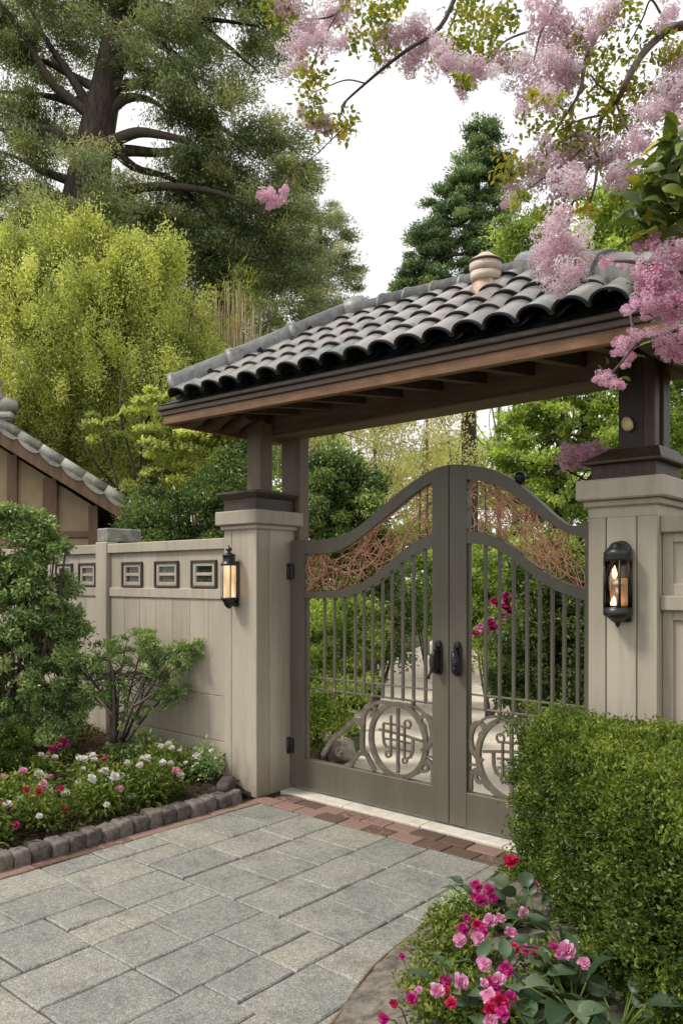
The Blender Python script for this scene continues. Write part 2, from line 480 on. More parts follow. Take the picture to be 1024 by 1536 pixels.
M['glow'] = mat_emit('lit_candle_glass', (1.0, .74, .43), 1.15)
M['flame'] = mat_emit('warm_bulb', (1.0, .72, .38), 5.0)
M['amber'] = mat_surf('amber_reflector', (.55, .33, .20), (.75, .52, .34), .35, (3, 3, 6), 2, 30, .001)

g = lambda *s: list(s)
M['conifer'] = mat_leaf('conifer_needles', [(0.1, (0.096, 0.134, 0.074)), (0.5, (0.267, 0.321, 0.152)), (0.8, (0.559, 0.567, 0.277)), (1, (0.862, 0.781, 0.432))], .6, 0.35, .3, big=.5)
M['conifer_grey'] = mat_leaf('soft_grey_needles', [(0.1, (0.118, 0.156, 0.092)), (0.5, (0.326, 0.374, 0.203)), (0.85, (0.613, 0.605, 0.351)), (1, (0.814, 0.76, 0.467))], .65, 0.35, .3, big=.5)
M['cone'] = mat_leaf('blue_green_needles', [(0.1, (0.078, 0.133, 0.072)), (0.5, (0.193, 0.294, 0.139)), (0.9, (0.411, 0.509, 0.216))], .6, 0.32, .3)
M['lime'] = mat_leaf('lime_spring_leaves', [(0.05, (0.159, 0.196, 0.088)), (0.45, (0.478, 0.536, 0.16)), (0.75, (0.794, 0.825, 0.255)), (1, (0.889, 0.873, 0.51))], .5, 0.5, .3, big=.9)
M['green'] = mat_leaf('fresh_green_leaves', [(0.05, (0.115, 0.166, 0.05)), (0.5, (0.346, 0.458, 0.111)), (0.85, (0.69, 0.775, 0.2)), (1, (0.81, 0.9, 0.357))], .5, 0.48, .35, big=1.2)
M['birch'] = mat_leaf('pale_spring_leaves', [(0.05, (0.405, 0.382, 0.174)), (0.5, (0.864, 0.819, 0.383)), (1, (0.93, 0.93, 0.834))], .55, 0.5, .3)
M['dark'] = mat_leaf('glossy_dark_leaves', [(0.05, (0.045, 0.075, 0.024)), (0.5, (0.134, 0.218, 0.058)), (0.85, (0.311, 0.394, 0.097)), (1, (0.578, 0.601, 0.16))], .38, 0.25, .5)
M['midgreen'] = mat_leaf('mid_green_garden_leaves', [(0.05, (0.038, 0.068, 0.021)), (0.5, (0.13, 0.205, 0.054)), (0.85, (0.258, 0.342, 0.091)), (1, (0.407, 0.465, 0.182))], .42, .35, .45, big=2)
M['hedge'] = mat_leaf('box_hedge_leaves', [(0.05, (0.033, 0.054, 0.01)), (0.45, (0.094, 0.149, 0.022)), (0.8, (0.189, 0.258, 0.034)), (1, (0.315, 0.367, 0.054))], .42, 0.38, .45, big=2.0)
M['shrub'] = mat_leaf('grey_green_shrub_leaves', [(0.05, (0.092, 0.144, 0.046)), (0.5, (0.25, 0.361, 0.12)), (0.85, (0.501, 0.636, 0.232)), (1, (0.873, 0.9, 0.492))], .36, 0.25, .55, big=2)
M['bed'] = mat_leaf('bedding_leaves', [(0.05, (0.054, 0.087, 0.014)), (0.5, (0.153, 0.217, 0.032)), (0.9, (0.325, 0.373, 0.065)), (1, (0.499, 0.487, 0.101))], .45, 0.38, .4, big=3)
M['hosta'] = mat_leaf('blue_green_broad_leaves', [(0.05, (0.029, 0.064, 0.03)), (0.5, (0.074, 0.121, 0.062)), (1, (0.161, 0.217, 0.12))], .42, .2, .45, (1.1, 1.2, .7), big=5)
M['near'] = mat_leaf('broad_near_leaves', [(0.05, (0.026, 0.046, 0.011)), (0.45, (0.09, 0.132, 0.02)), (0.75, (0.228, 0.265, 0.031)), (0.95, (0.48, 0.391, 0.044))], .42, .32, .45, big=6)
M['vineleaf'] = mat_leaf('sprig_leaves', [(0.05, (0.125, 0.168, 0.022)), (0.5, (0.312, 0.348, 0.044)), (0.85, (0.525, 0.504, 0.088)), (1, (0.75, 0.504, 0.088))], .45, .5, .4, big=5)
M['moss'] = mat_leaf('low_ground_leaves', [(0.05, (0.042, 0.049, 0.012)), (0.5, (0.119, 0.119, 0.029)), (1, (0.238, 0.224, 0.06))], .6, .25, .3, big=4)
M['lilac'] = mat_leaf('lilac_pink_petals', [(0.05, (0.678, 0.456, 0.55)), (0.4, (0.848, 0.684, 0.748)), (0.75, (0.93, 0.866, 0.88)), (1, (0.93, 0.93, 0.93))], .6, .45, .25, (1.04, 1.0, 1.02), big=8)
M['pink'] = mat_leaf('pink_petals', [(0.05, (0.666, 0.302, 0.475)), (0.45, (0.863, 0.571, 0.713)), (0.85, (0.93, 0.818, 0.864)), (1, (0.93, 0.93, 0.93))], .6, .42, .25, (1.04, .97, 1.0), big=14)
M['rose'] = mat_leaf('rose_pink_petals', [(.05, (.58, .16, .37)), (.45, (.80, .38, .58)), (.85, (.88, .58, .71)), (1, (.92, .76, .82))], .6, .38, .25, (1.04, .95, 1.0), big=14)
M['magenta'] = mat_leaf('magenta_petals', [(.05, (.34, .010, .12)), (.5, (.58, .03, .25)), (1, (.75, .16, .45))], .6, .35, .25, (1.05, .9, 1.0), big=14)
M['crimson'] = mat_leaf('crimson_petals', [(.05, (.34, .008, .05)), (.5, (.58, .018, .10)), (1, (.70, .08, .22))], .6, .3, .25, (1.05, .9, 1.0), big=14)
M['white'] = mat_leaf('white_petals', [(.05, (.70, .62, .60)), (.5, (.82, .80, .76)), (1, (.88, .87, .85))], .6, .3, .25, (1, 1, 1), big=14)

# ================================================================== THE SETTING
def sheet(name, mat, xs, ys, zf, kind='structure'):
    xs = np.asarray(xs); ys = np.asarray(ys)
    X, Y = np.meshgrid(xs, ys, indexing='ij'); Z = zf(X, Y)
    V = np.stack([X, Y, Z], -1).reshape(-1, 3)
    n, m = len(xs), len(ys)
    i, j = np.meshgrid(np.arange(n - 1), np.arange(m - 1), indexing='ij'); i = i.ravel(); j = j.ravel()
    q = np.stack([i * m + j, (i + 1) * m + j, (i + 1) * m + j + 1, i * m + j + 1], 1)
    me = mesh_np(name, V, q.ravel(), np.full(len(q), 4), mat, R.random(len(q)), True)
    return tag(link(name, me), kind=kind)

def sn(x, y, s=1.0):
    return (np.sin(x * 3.1 * s + 1.3) * np.sin(y * 2.7 * s + .4) + .5 * np.sin(x * 7.3 * s + y * 5.1 * s) + .3 * np.sin(x * 17 * s - y * 13 * s + 2)) / 1.8

# one sheet to the horizon
gx = np.concatenate([[-400, -120, -50, -30], np.linspace(-18, 12, 61), [20, 40, 120, 400]])
gy = np.concatenate([[-400, -100, -30, -15], np.linspace(-9, 24, 67), [34, 60, 150, 400]])
sheet('ground', M['lawn'], gx, gy, lambda X, Y: -.045 + 0 * X + np.where((np.abs(X) < 30) & (Y > 1.2) & (Y < 34), .03 * sn(X, Y), 0))

# paved driveway: slabs of random ashlar
def pavers():
    mb = MB(); rng = random.Random(8)
    c = .104; x0 = -1.335; y1 = -.425
    nx, ny = 25, 52
    occ = [[False] * ny for _ in range(nx)]
    sizes = [(4, 3), (3, 4), (3, 3), (2, 3), (3, 2), (2, 2), (4, 3), (3, 4)]
    for j in range(ny):
        for i in range(nx):
            if occ[i][j]: continue
            sz = sizes[:]; rng.shuffle(sz); sz = sorted(sz, key=lambda s: -(s[0] * s[1]) * rng.random()) + [(2, 1), (1, 2), (1, 1)]
            run = 0
            while i + run < nx and not occ[i + run][j]: run += 1
            for a, b in sz:
                if run - a == 1: continue
                if i + a > nx or j + b > ny: continue
                if any(occ[i + p][j + q] for p in range(a) for q in range(b)): continue
                for p in range(a):
                    for q in range(b): occ[i + p][j + q] = True
                gp = .004
                z = rng.uniform(-.0022, .0022)
                X0, X1 = x0 + i * c + gp, x0 + (i + a) * c - gp
                Y1, Y0 = y1 - j * c - gp, y1 - (j + b) * c + gp
                bv = .007
                jt = lambda: rng.uniform(-.003, .003)
                # slab with a softened, slightly irregular edge
                o = [(X0 + jt(), Y0 + jt()), (X1 + jt(), Y0 + jt()), (X1 + jt(), Y1 + jt()), (X0 + jt(), Y1 + jt())]
                V = []; nseg = 4
                ring = []
                for k in range(4):
                    p, q = np.array(o[k]), np.array(o[(k + 1) % 4])
                    for s in range(nseg):
                        ring.append(p + (q - p) * s / nseg + np.array([rng.uniform(-.0016, .0016), rng.uniform(-.0016, .0016)]))
                cen = np.mean(ring, 0); n = len(ring)
                tl = [rng.uniform(-.0018, .0018) for _ in range(2)]
                def tz(p): return z + tl[0] * (p[0] - cen[0]) / .2 + tl[1] * (p[1] - cen[1]) / .2
                for p in ring: V.append((p[0], p[1], -.04))
                for p in ring: V.append((p[0], p[1], tz(p) - .006))
                for p in ring:
                    d = cen - p; d = d / np.linalg.norm(d); V.append((p[0] + d[0] * bv, p[1] + d[1] * bv, tz(p)))
                F = []
                for k in range(n):
                    k2 = (k + 1) % n
                    F.append([k, k2, n + k2, n + k]); F.append([n + k, n + k2, 2 * n + k2, 2 * n + k])
                F.append([2 * n + k for k in range(n)])
                mb.add(V, F, rng.random())
                break
    return tag(mb.build('driveway', M['paver']), 'grey granite slab driveway laid in random ashlar', None, None, 'structure')
pavers()
M['joint'] = mat_surf('mossy_joint_sand', (.05, .045, .026), (.13, .115, .065), .9, (5, 5, 5), 2, 120, .006, 1.0, .2)
sheet('driveway_bed', M['joint'], np.linspace(-1.62, 1.35, 12), np.linspace(-9, -.1, 30), lambda X, Y: 0 * X - .014)

def brick_rows():
    mb = MB()
    y = -.44
    k = 0
    for row, (ya, yb) in enumerate(((-.42, -.285), (-.28, -.145))):
        x = -1.44 + row * .09
        while x < 1.05:
            w = .205 + random.uniform(-.006, .006)
            mb.box(x + .003, x + w - .003, ya + .003, yb - .003, -.03, random.uniform(-.001, .003), .005); x += w
    return tag(mb.build('brick_border', M['brick']), 'red brown brick band before the gate', None, None, 'structure')
brick_rows()
mbk = MB(); yy = -.43
while yy > -5.6:
    w = .21 + random.uniform(-.008, .008)
    mbk.box(-1.43, -1.34, yy - w + .003, yy - .003, -.03, random.uniform(0, .004), .005); yy -= w
tag(mbk.build('brick_edge', M['brick']), 'single line of bricks along the left flower bed', None, None, 'structure')
mbk = MB(); xx = -1.43
for w in (.62, .66, .6, .64, .3):
    mbk.box(xx + .002, min(xx + w, 1.06) - .002, -.140, .16, -.03, .012 + random.uniform(0, .003), .005); xx += w
tag(mbk.build('gate_threshold', M['white_slab']), 'pale limestone threshold slabs under the gate', None, None, 'structure')

# garden path beyond the gate
PL = smooth_path([(-1.43, .165), (-1.75, 1.1), (-2.4, 2.0), (-4.2, 3.7), (-5.7, 5.9), (-6.9, 8.6), (-8.4, 11.8), (-10.5, 16)], 6)
PR = smooth_path([(1.0, .165), (.75, 1.0), (.1, 2.0), (-1.1, 3.2), (-2.5, 5.2), (-4.3, 7.9), (-6.3, 11), (-8.4, 15.6)], 6)
V = []; F = []
nc = 8
for i, (a, b) in enumerate(zip(PL, PR)):
    for k in range(nc + 1):
        p = a + (b - a) * k / nc; V.append((p[0], p[1], .004 + .012 * float(sn(p[0], p[1], .7)) * min(1, i / 6)))
for i in range(len(PL) - 1):
    for k in range(nc):
        q = i * (nc + 1) + k; F.append([q, q + 1, q + nc + 2, q + nc + 1])
mb = MB(); mb.add(V, F, .5, True)
tag(mb.build('garden_path', M['path']), 'pale gravel path winding into the garden', None, None, 'structure')

def soil_z(X, Y):
    t = np.clip((-1.56 - X), 0, 3.4)
    return np.clip(.035 + .20 * np.clip(t, 0, .3) + .062 * t, 0, .30) + .012 * sn(X, Y, 2) + .008 * sn(X, Y, 6)
sheet('flower_bed_soil', M['soil'], np.linspace(-6.5, -1.50, 90), np.linspace(-5.5, -.28, 96), soil_z)

EDGE = smooth_path([(1.18, -4.6), (1.10, -3.6), (1.0, -2.7), (.91, -2.2), (.76, -1.76), (.70, -1.32), (.665, -.9), (.62, -.5), (.60, -.30)], 5)
EX = np.array([p[0] for p in EDGE]); EY = np.array([p[1] for p in EDGE])
def rbed():
    V = []; F = []; n = 60
    for y in np.linspace(-4.5, -.33, 90):
        x0 = float(np.interp(y, EY, EX))
        for k in range(n + 1):
            t = k / n; x = x0 + (3.6 - x0) * t ** 1.5
            d = x - x0
            V.append((x, y, .006 + .05 * min(1, d / .25) + .05 * min(1, max(0, d - .1) / .5) + .006 * float(sn(x, y, 6)) + random.uniform(-.003, .003)))
    for j in range(89):
        for k in range(n):
            q = j * (n + 1) + k; F.append([q, q + 1, q + n + 2, q + n + 1])
    mb = MB(); mb.add(V, F, .5, True)
    return tag(mb.build('gravel_bed', M['gravel']), 'grey brown gravel strip curving along the driveway', None, None, 'structure')
rbed()
mb = MB()
V = []; F = []
for i, p in enumerate(EDGE):
    V += [(p[0] - .005, p[1], -.02), (p[0] - .005, p[1], .009), (p[0] + .004, p[1], .009), (p[0] + .004, p[1], -.02)]
for i in range(len(EDGE) - 1):
    a = 4 * i
    for k in range(3): F.append([a + k, a + 4 + k, a + 5 + k, a + 1 + k])
mb.add(V, F, .5)
o = mb.build('metal_edging', M['rust'])
tag(o, 'thin rusted metal edging curving between driveway and gravel', 'garden edging')

# cobbles edging the left bed
def cobble_mesh(seed):
    rng = np.random.default_rng(seed)
    V = []; F = []; nu, nv = 14, 9
    for j in range(nv + 1):
        ph = -PI / 2 + PI * j / nv
        for i in range(nu):
            a = 2 * PI * i / nu
            p = np.array([math.cos(ph) * math.cos(a), math.cos(ph) * math.sin(a), math.sin(ph)])
            e = .38
            q = np.sign(p) * np.abs(p) ** e
            q = q / max(1, np.linalg.norm(q) / 1.45)
            q = q * (1 + .05 * math.sin(5 * a + seed) * math.cos(3 * ph + seed)) + rng.normal(0, .016, 3)
            V.append(q * np.array([.069, .056, .064]))
    for j in range(nv):
        for i in range(nu):
            F.append([j * nu + i, j * nu + (i + 1) % nu, (j + 1) * nu + (i + 1) % nu, (j + 1) * nu + i])
    idx = np.concatenate([np.array(f) for f in F])
    return mesh_np('cobble', V, idx, [4] * len(F), M['stone'], rng.random(len(F)) * .3 + rng.random() * .7, True)
CM = [cobble_mesh(s) for s in range(6)]
y = -.50; k = 0
while y > -3.9:
    w = random.uniform(.104, .122)
    o = link('edging_cobble', CM[k % 6])
    o.location = (-1.497 + random.uniform(-.008, .008), y - w / 2, .026 + random.uniform(-.008, .008))
    o.scale = (random.uniform(.95, 1.08), w / .112, random.uniform(.9, 1.1)); o.rotation_euler = (random.uniform(-.08, .08), random.uniform(-.08, .08), random.uniform(-.12, .12) + (PI if k % 2 else 0))
    tag(o, 'rounded grey brown cobble in the row between flower bed and bricks', 'edging stone', 'cobbles edging the left flower bed')
    y -= w; k += 1
# dark rock at the foot of the left pillar
mb = MB()
pp = on(338, 1178, 2, .10)
def rock(name, c, r, mat, label, cat, seed, group=None, rot=0.0, amp=1.0):
    rng = np.random.default_rng(seed)
    V = []; F = []; nu, nv = 18, 11
    ph0 = rng.random(6) * 6
    for j in range(nv + 1):
        ph = -PI / 2 + PI * j / nv
        for i in range(nu):
            a = 2 * PI * i / nu
            p = np.array([math.cos(ph) * math.cos(a), math.cos(ph) * math.sin(a), math.sin(ph)])
            k = 1 + amp * (.13 * math.sin(3 * p[0] * 2 + ph0[0]) + .1 * math.sin(4 * p[1] * 2 + ph0[1]) + .08 * math.sin(7 * p[2] + ph0[2] + 3 * p[0]))
            q = np.sign(p) * np.abs(p) ** .75 * k * np.array(r)
            V.append((c[0] + q[0] * math.cos(rot) - q[1] * math.sin(rot), c[1] + q[0] * math.sin(rot) + q[1] * math.cos(rot), c[2] + q[2]))
    for j in range(nv):
        for i in range(nu):
            F.append([j * nu + i, j * nu + (i + 1) % nu, (j + 1) * nu + (i + 1) % nu, (j + 1) * nu + i])
    m = MB(); m.add(V, F, .5, True)
    return tag(m.build(name, mat), label, cat, group)
rock('rock', (-1.60, -.52, .09), (.15, .065, .062), M['rock'], 'dark red brown rock at the foot of the left gate pillar', 'rock', 5, rot=-.9, amp=.3)

# ================================================================== PILLARS
def boards_face(mb, core, axis, fixed, out, a0, a1, cuts, z0, z1, gap=.005, th=.014):
    """boards on a face: axis 'x' -> face spans x at y=fixed (outward = out sign)"""
    e = [a0] + cuts + [a1]
    for i in range(len(e) - 1):
        p, q = e[i] + (gap / 2 if i else 0), e[i + 1] - (gap / 2 if i < len(e) - 2 else 0)
        lo, hi = sorted((fixed, fixed + out * th))
        if axis == 'x': mb.box(p, q, lo, hi, z0, z1, .003)
        else: mb.box(lo, hi, p, q, z0, z1, .003)

def pillar(x0, x1, y0, y1, label, fcuts, jcuts, jamb_x, groove_top):
    t = thing('gate_pillar', label, 'gate pillar', ((x0 + x1) / 2, (y0 + y1) / 2, 0))
    H = 2.0
    c = .015
    core = MB(); core.box(x0 + c, x1 - c, y0 + c, y1 - .002, -.03, H, .002); core.build('core', M['cream_dark'], t)
    mb = MB()
    boards_face(mb, core, 'x', y0 + c, -1, x0, x1, fcuts, 0.0, groove_top)
    mb.box(x0, x1, y0 + .001, y0 + c, groove_top, H, .001)
    for (xx, o) in ((x0 + c, -1), (x1 - c, 1)):
        boards_face(mb, core, 'y', xx, o, y0 + c, y1, jcuts, 0.0, groove_top)
        mb.box(*sorted((xx, xx + o * (c - .001))), y0 + c, y1, groove_top, H, .001)
    mb.build('cladding', M['cream'], t)
    cp = MB()
    cp.box(x0 - .02, x1 + .02, y0 - .02, y1 + .02, H - .03, H + .004, .006)
    cap = cp.build('cap_moulding', M['cream'], t)
    cp = MB(); cp.box(x0 - .05, x1 + .05, y0 - .05, y1 + .05, H + .004, H + .108, .008)
    cp.build('cap', M['cream'], t)
    return t
PX0, PX1, PY0, PY1 = -1.80, -1.44, -.37, .03
QX0, QX1 = 1.075, 1.425
pillar(PX0, PX1, PY0, PY1, 'tall cream pillar left of the gate, carrying two taupe posts', [-1.715], [-.235], 1, 2.0 - .02)
pillar(QX0, QX1, PY0, PY1, 'tall cream pillar right of the gate, behind the clipped hedge', [1.075 + .094, 1.075 + .250], [-.2], -1, 1.915)

# ================================================================== TILED ROOF OVER THE GATE
roof = thing('gate_roof', 'hipped grey clay tile roof on timber posts spanning the gate', 'gate roof', (0, -.15, 2.1))
EX0, EX1, EY0, EY1 = -1.80, 1.70, -.95, .24
YR = -.15; ZE = 2.835; ZR = 3.395; RX0, RX1 = -.66, .60
# posts
mb = MB(); mb.box(-1.62, -1.465, -.30, -.18, 2.24, 2.80, .006); mb.build('post', M['taupe'], roof)
mb = MB(); mb.box(-1.595, -1.395, .035, .145, -.02, 2.76, .006); mb.build('post', M['taupe'], roof)
mb = MB(); mb.box(1.205, 1.385, -.30, -.08, 2.24, 2.76, .006)
mb.box(1.335, 1.395, -.315, -.25, 2.25, 2.74, .006); mb.box(1.372, 1.400, -.2, -.10, 2.25, 2.74, .006)
mb.build('post', M['brown'], roof)
def frust(mb, x0, x1, y0, y1, z0, x2, x3, y2, y3, z1):
    V = [(x0, y0, z0), (x1, y0, z0), (x1, y1, z0), (x0, y1, z0), (x2, y2, z1), (x3, y2, z1), (x3, y3, z1), (x2, y3, z1)]
    mb.add(V, [[3, 2, 1, 0], [4, 5, 6, 7], [0, 1, 5, 4], [1, 2, 6, 5], [2, 3, 7, 6], [3, 0, 4, 7]])
mb = MB(); mb.box(-1.80, -1.44, -.37, .03, 2.109, 2.20, .004)
frust(mb, -1.80, -1.44, -.37, .03, 2.199, -1.84, -1.40, -.41, .025, 2.232); mb.box(-1.845, -1.395, -.415, .03, 2.231, 2.252, .004)
mb.build('post_base', M['plinth'], roof)
mb = MB(); mb.box(1.085, 1.415, -.36, .02, 2.109, 2.19, .004)
mb.box(1.045, 1.455, -.40, .06, 2.189, 2.205, .004); frust(mb, 1.047, 1.453, -.398, .058, 2.204, 1.17, 1.42, -.33, -.04, 2.265)
mb.build('post_base', M['brown'], roof)
# beams
mb = MB(); mb.box(-1.66, 1.52, -.17, .07, 2.675, 2.86, .006); mb.build('beam', M['beam'], roof)
# rafters and soffit (the old roof has settled a little towards its right end)
SETTLE[0] = .0185
def lerp(a, b, t): return a + (b - a) * t
sl = (ZR - ZE) / (YR - EY0)
for i in range(11):
    x = -1.55 + 3.1 * i / 10 + .02
    mb = MB()
    for sg, (ya, yb) in enumerate(((-.90, -.17), (.20, .07))):
        V = []
        za, zb = (2.715, 2.90) if sg == 0 else (2.80, 2.90)
        w = .03
        V = [(x - w, ya, za), (x + w, ya, za), (x + w, yb, zb - .09), (x - w, yb, zb - .09), (x - w, ya, za + .075), (x + w, ya, za + .075), (x + w, yb, zb + .04), (x - w, yb, zb + .04)]
        mb.add(V, [[3, 2, 1, 0], [4, 5, 6, 7], [0, 1, 5, 4], [1, 2, 6, 5], [2, 3, 7, 6], [3, 0, 4, 7]])
    mb.build('rafter', M['soffit'], roof)
for j in range(6):   # curved rafter ends under the left and right hips
    for xa, xb in ((-1.72, -1.45), (1.62, 1.42)):
        y = -.78 + j * .175
        mb = MB()
        pts = smooth_path([(xb, y, 2.80), (xa + (.10 if xa < 0 else -.10), y, 2.735), (xa, y, 2.71)], 4)
        mb.tube(pts, [.05, .05, .05, .052, .054, .052, .046, .034, .02], 8)
        mb.build('rafter', M['soffit'], roof)
mb = MB()
e = .03
V = [(EX0 + e, EY0 + e, 2.792), (EX1 - e, EY0 + e, 2.792), (EX1 - e, EY1 - e, 2.792), (EX0 + e, EY1 - e, 2.792), (RX0, YR, 3.28), (RX1, YR, 3.28)]
mb.add(V, [[0, 1, 5, 4], [1, 2, 5], [2, 3, 4, 5], [3, 0, 4]])
mb.build('soffit', M['soffit'], roof)
# eave boards: warm lower fascia, dark gutter board above
def ring(name, mat, z0, z1, o, th):
    mb = MB()
    mb.box(EX0 - o, EX1 + o, EY0 - o, EY0 - o + th, z0, z1, .005)
    if z0 > 2.7: mb.box(EX0 - o, EX1 + o, EY1 + o - th, EY1 + o, max(z0, 2.765), z1, .005)
    mb.box(EX0 - o, EX0 - o + th, EY0 - o + th, EY1 + o - th, z0, z1, .004)
    mb.box(EX1 + o - th, EX1 + o, EY0 - o + th, EY1 + o - th, z0, z1, .004)
    return mb.build(name, mat, roof)
ring('fascia', M['wood'], 2.685, 2.749, -.012, .045)
ring('gutter_board', M['gutter'], 2.747, 2.782, .002, .06)
ring('gutter_rim', M['gutter'], 2.781, 2.808, .022, .07)
ring('gutter_lip', M['gutter'], 2.807, 2.822, -.004, .06)

# tiles
def plane_pt(side, s, h):
    """s along the eave, h plan distance up from the eave; returns point on roof plane and axes"""
    z = ZE + sl * h
    if side == 'f': return np.array([s, EY0 + h, z])
    if side == 'b': return np.array([s, EY1 - h, z])
def slope_mesh(name, origin, ax, upx, width_fn, length, hmax_fn, run, rise, pitch, expo, offset):
    """barrel tiles: columns along ax, courses climbing along upx (unit plan dir)"""
    mb = MB(); mi = []
    rngl = random.Random(name + 'x')
    n = int(length / pitch)
    pitch = length / n
    L = math.hypot(run, rise); cs, sn_ = run / L, rise / L
    nrm = -np.array(upx) * sn_ + UP * cs
    upd = np.array(upx) * cs + UP * sn_
    ax = np.array(ax); org = np.array(origin)
    for c in range(n):
        s = (c + .5) * pitch
        hm = hmax_fn(s)                # slope length available in this column
        if hm < (.22 if abs(upx[0]) > .5 else .10): continue
        ncr = max(1, int(math.ceil(hm / expo)))
        tint = rngl.random()
        for k in range(ncr):
            a = k * expo - (.035 if k == 0 else 0)
            b = min((k + 1) * expo + .045, hm + .02)
            if b - a < .05: continue
            r0, r1 = .088, .079
            lift0, lift1 = (.034, .012) if k == 0 else (.026, .012)
            v = min(1, max(0, .2 * tint + .3 + .45 * rngl.random() ** 1.5 + (.3 if rngl.random() < .06 else 0))); jit = rngl.uniform(-.004, .004); rot = rngl.uniform(-.012, .012)
            V = []; F = []; m = 12; TS = (0, .055, .35, .7, 1); rows = 4
            for shell in (0, 1):
                for j in range(rows + 1):
                    t = TS[j]
                    r = lerp(r0, r1, t) - shell * .012
                    u = lerp(a, b, t) + (0.0)
                    lift = lerp(lift0, lift1, t)
                    for i in range(m + 1):
                        an = PI * i / m
                        ww = r * math.cos(an); hh = r * .82 * math.sin(an)
                        # flared feet so neighbouring barrels read as a wave
                        p = org + ax * (s + jit + rot * (u - a) * 4 + ww) + upd * (u - .016 * math.sin(an) * (1 - t)) + nrm * (hh + lift)
                        V.append(p)
            w = m + 1; off = (rows + 1) * w
            for j in range(rows):
                for i in range(m):
                    q = j * w + i
                    F.append([q, q + 1, q + w + 1, q + w]); F.append([off + q, off + q + w, off + q + w + 1, off + q + 1])
            for i in range(m): F.append([i, off + i, off + i + 1, i + 1])
            mb.add(V, F, v, True)
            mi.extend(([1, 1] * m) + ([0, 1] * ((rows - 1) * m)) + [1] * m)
            for f_i in range(len(mb.sm) - m, len(mb.sm)): mb.sm[f_i] = False
        # pan between this column and the next
        for k in range(ncr):
            a = k * expo - (.03 if k == 0 else 0); b = min((k + 1) * expo + .03, hm)
            if b - a < .04: continue
            V = []; F = []; m = 6
            for t in (0, 1):
                u = lerp(a, b, t)
                for i in range(m + 1):
                    an = PI * i / m
                    p = org + ax * (s + pitch / 2 - .062 * math.cos(an)) + upd * u + nrm * (.030 - .030 * math.sin(an) + lerp(.014, .0, t))
                    V.append(p)
            for i in range(m): F.append([i, i + 1, i + m + 2, i + m + 1])
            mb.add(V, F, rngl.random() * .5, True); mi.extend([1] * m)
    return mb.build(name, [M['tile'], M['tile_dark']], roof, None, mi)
RUN = YR - EY0; RISE = ZR - ZE; SL = math.hypot(RUN, RISE)
LX = EX1 - EX0
SLb = math.hypot(EY1 - YR, RISE); LF, LBk = YR - EY0, EY1 - YR
HLr = RX0 - EX0; HRr = EX1 - RX1
slope_mesh('roof_tiles', (EX0, EY0, ZE), (1, 0, 0), (0, 1, 0), None, LX, lambda s: SL * min(1, s / HLr, (LX - s) / HRr) - .075, RUN, RISE, .172, .205, 0)
slope_mesh('roof_tiles', (EX1, EY1, ZE), (-1, 0, 0), (0, -1, 0), None, LX, lambda s: SLb * min(1, s / HRr, (LX - s) / HLr) - .03, EY1 - YR, RISE, .172, .232, 0)
LY = EY1 - EY0
SLl = math.hypot(HLr, RISE); SLrr = math.hypot(HRr, RISE)
slope_mesh('roof_tiles', (EX0, EY1, ZE), (0, -1, 0), (1, 0, 0), None, LY, lambda s: SLl * min(1, s / LBk, (LY - s) / LF) - .03, HLr, RISE, .172, .25, 0)
slope_mesh('roof_tiles', (EX1, EY0, ZE), (0, 1, 0), (-1, 0, 0), None, LY, lambda s: SLrr * min(1, s / LF, (LY - s) / LBk) - .03, HRr, RISE, .172, .25, 0)
mb = MB()
V = [(EX0, EY0, ZE - .012), (EX1, EY0, ZE - .012), (EX1, EY1, ZE - .012), (EX0, EY1, ZE - .012), (RX0, YR, ZR - .012), (RX1, YR, ZR - .012)]
mb.add(V, [[0, 1, 5, 4], [1, 2, 5], [2, 3, 4, 5], [3, 0, 4]])
mb.build('tile_bed', M['tile_under'], roof)
# ridge and hips: overlapping half-round caps
def caps(name, A, B, n, r, endcap=False):
    A = np.array(A); B = np.array(B); mb = MB(); d = (B - A) / n
    for k in range(n):
        p0 = A + d * k - (d * .0 if k == 0 else d * .04); p1 = A + d * (k + 1)
        jr = random.uniform(-.003, .003); dz = UP * random.uniform(-.004, .004)
        mb.tube([p0 + dz, p0 + d * .10 + dz, p0 + d * .101 + dz, p1 + dz], [r * 1.10 + jr, r * 1.10 + jr, r + jr, r * .95 + jr], 16, random.random())
    return mb.build(name, M['ridge'], roof)
up4 = UP * .075
for hip in (((EX0 + .07, EY0 + .06, ZE + .11), (RX0, YR, ZR + .06), 3), ((EX1 - .07, EY0 + .06, ZE + .11), (RX1, YR, ZR + .06), 3), ((EX0 + .07, EY1 - .05, ZE + .085), (RX0, YR, ZR + .03), 3), ((EX1 - .07, EY1 - .05, ZE + .085), (RX1, YR, ZR + .03), 3)):
    caps('hip_caps', *hip, .092)
caps('ridge_caps', (RX0 + .02, YR, ZR + .055), (RX1, YR, ZR + .035), 6, .072)
mb = MB(); mb.box(RX0, RX1, YR - .06, YR + .06, ZR - .02, ZR + .05, .01); mb.build('ridge_mortar', M['tile_dark'], roof)
mb = MB()
d = np.array([HLr, RUN, RISE]); d /= np.linalg.norm(d)
c = np.array([RX0, YR, ZR + .055])
mb.tube([c - d * .10, c - d * .06, c, c + np.array([.05, 0, 0]), c + np.array([.085, 0, 0])], [.07, .104, .114, .104, .07], 16); mb.build('ridge_collar', M['ridge'], roof)
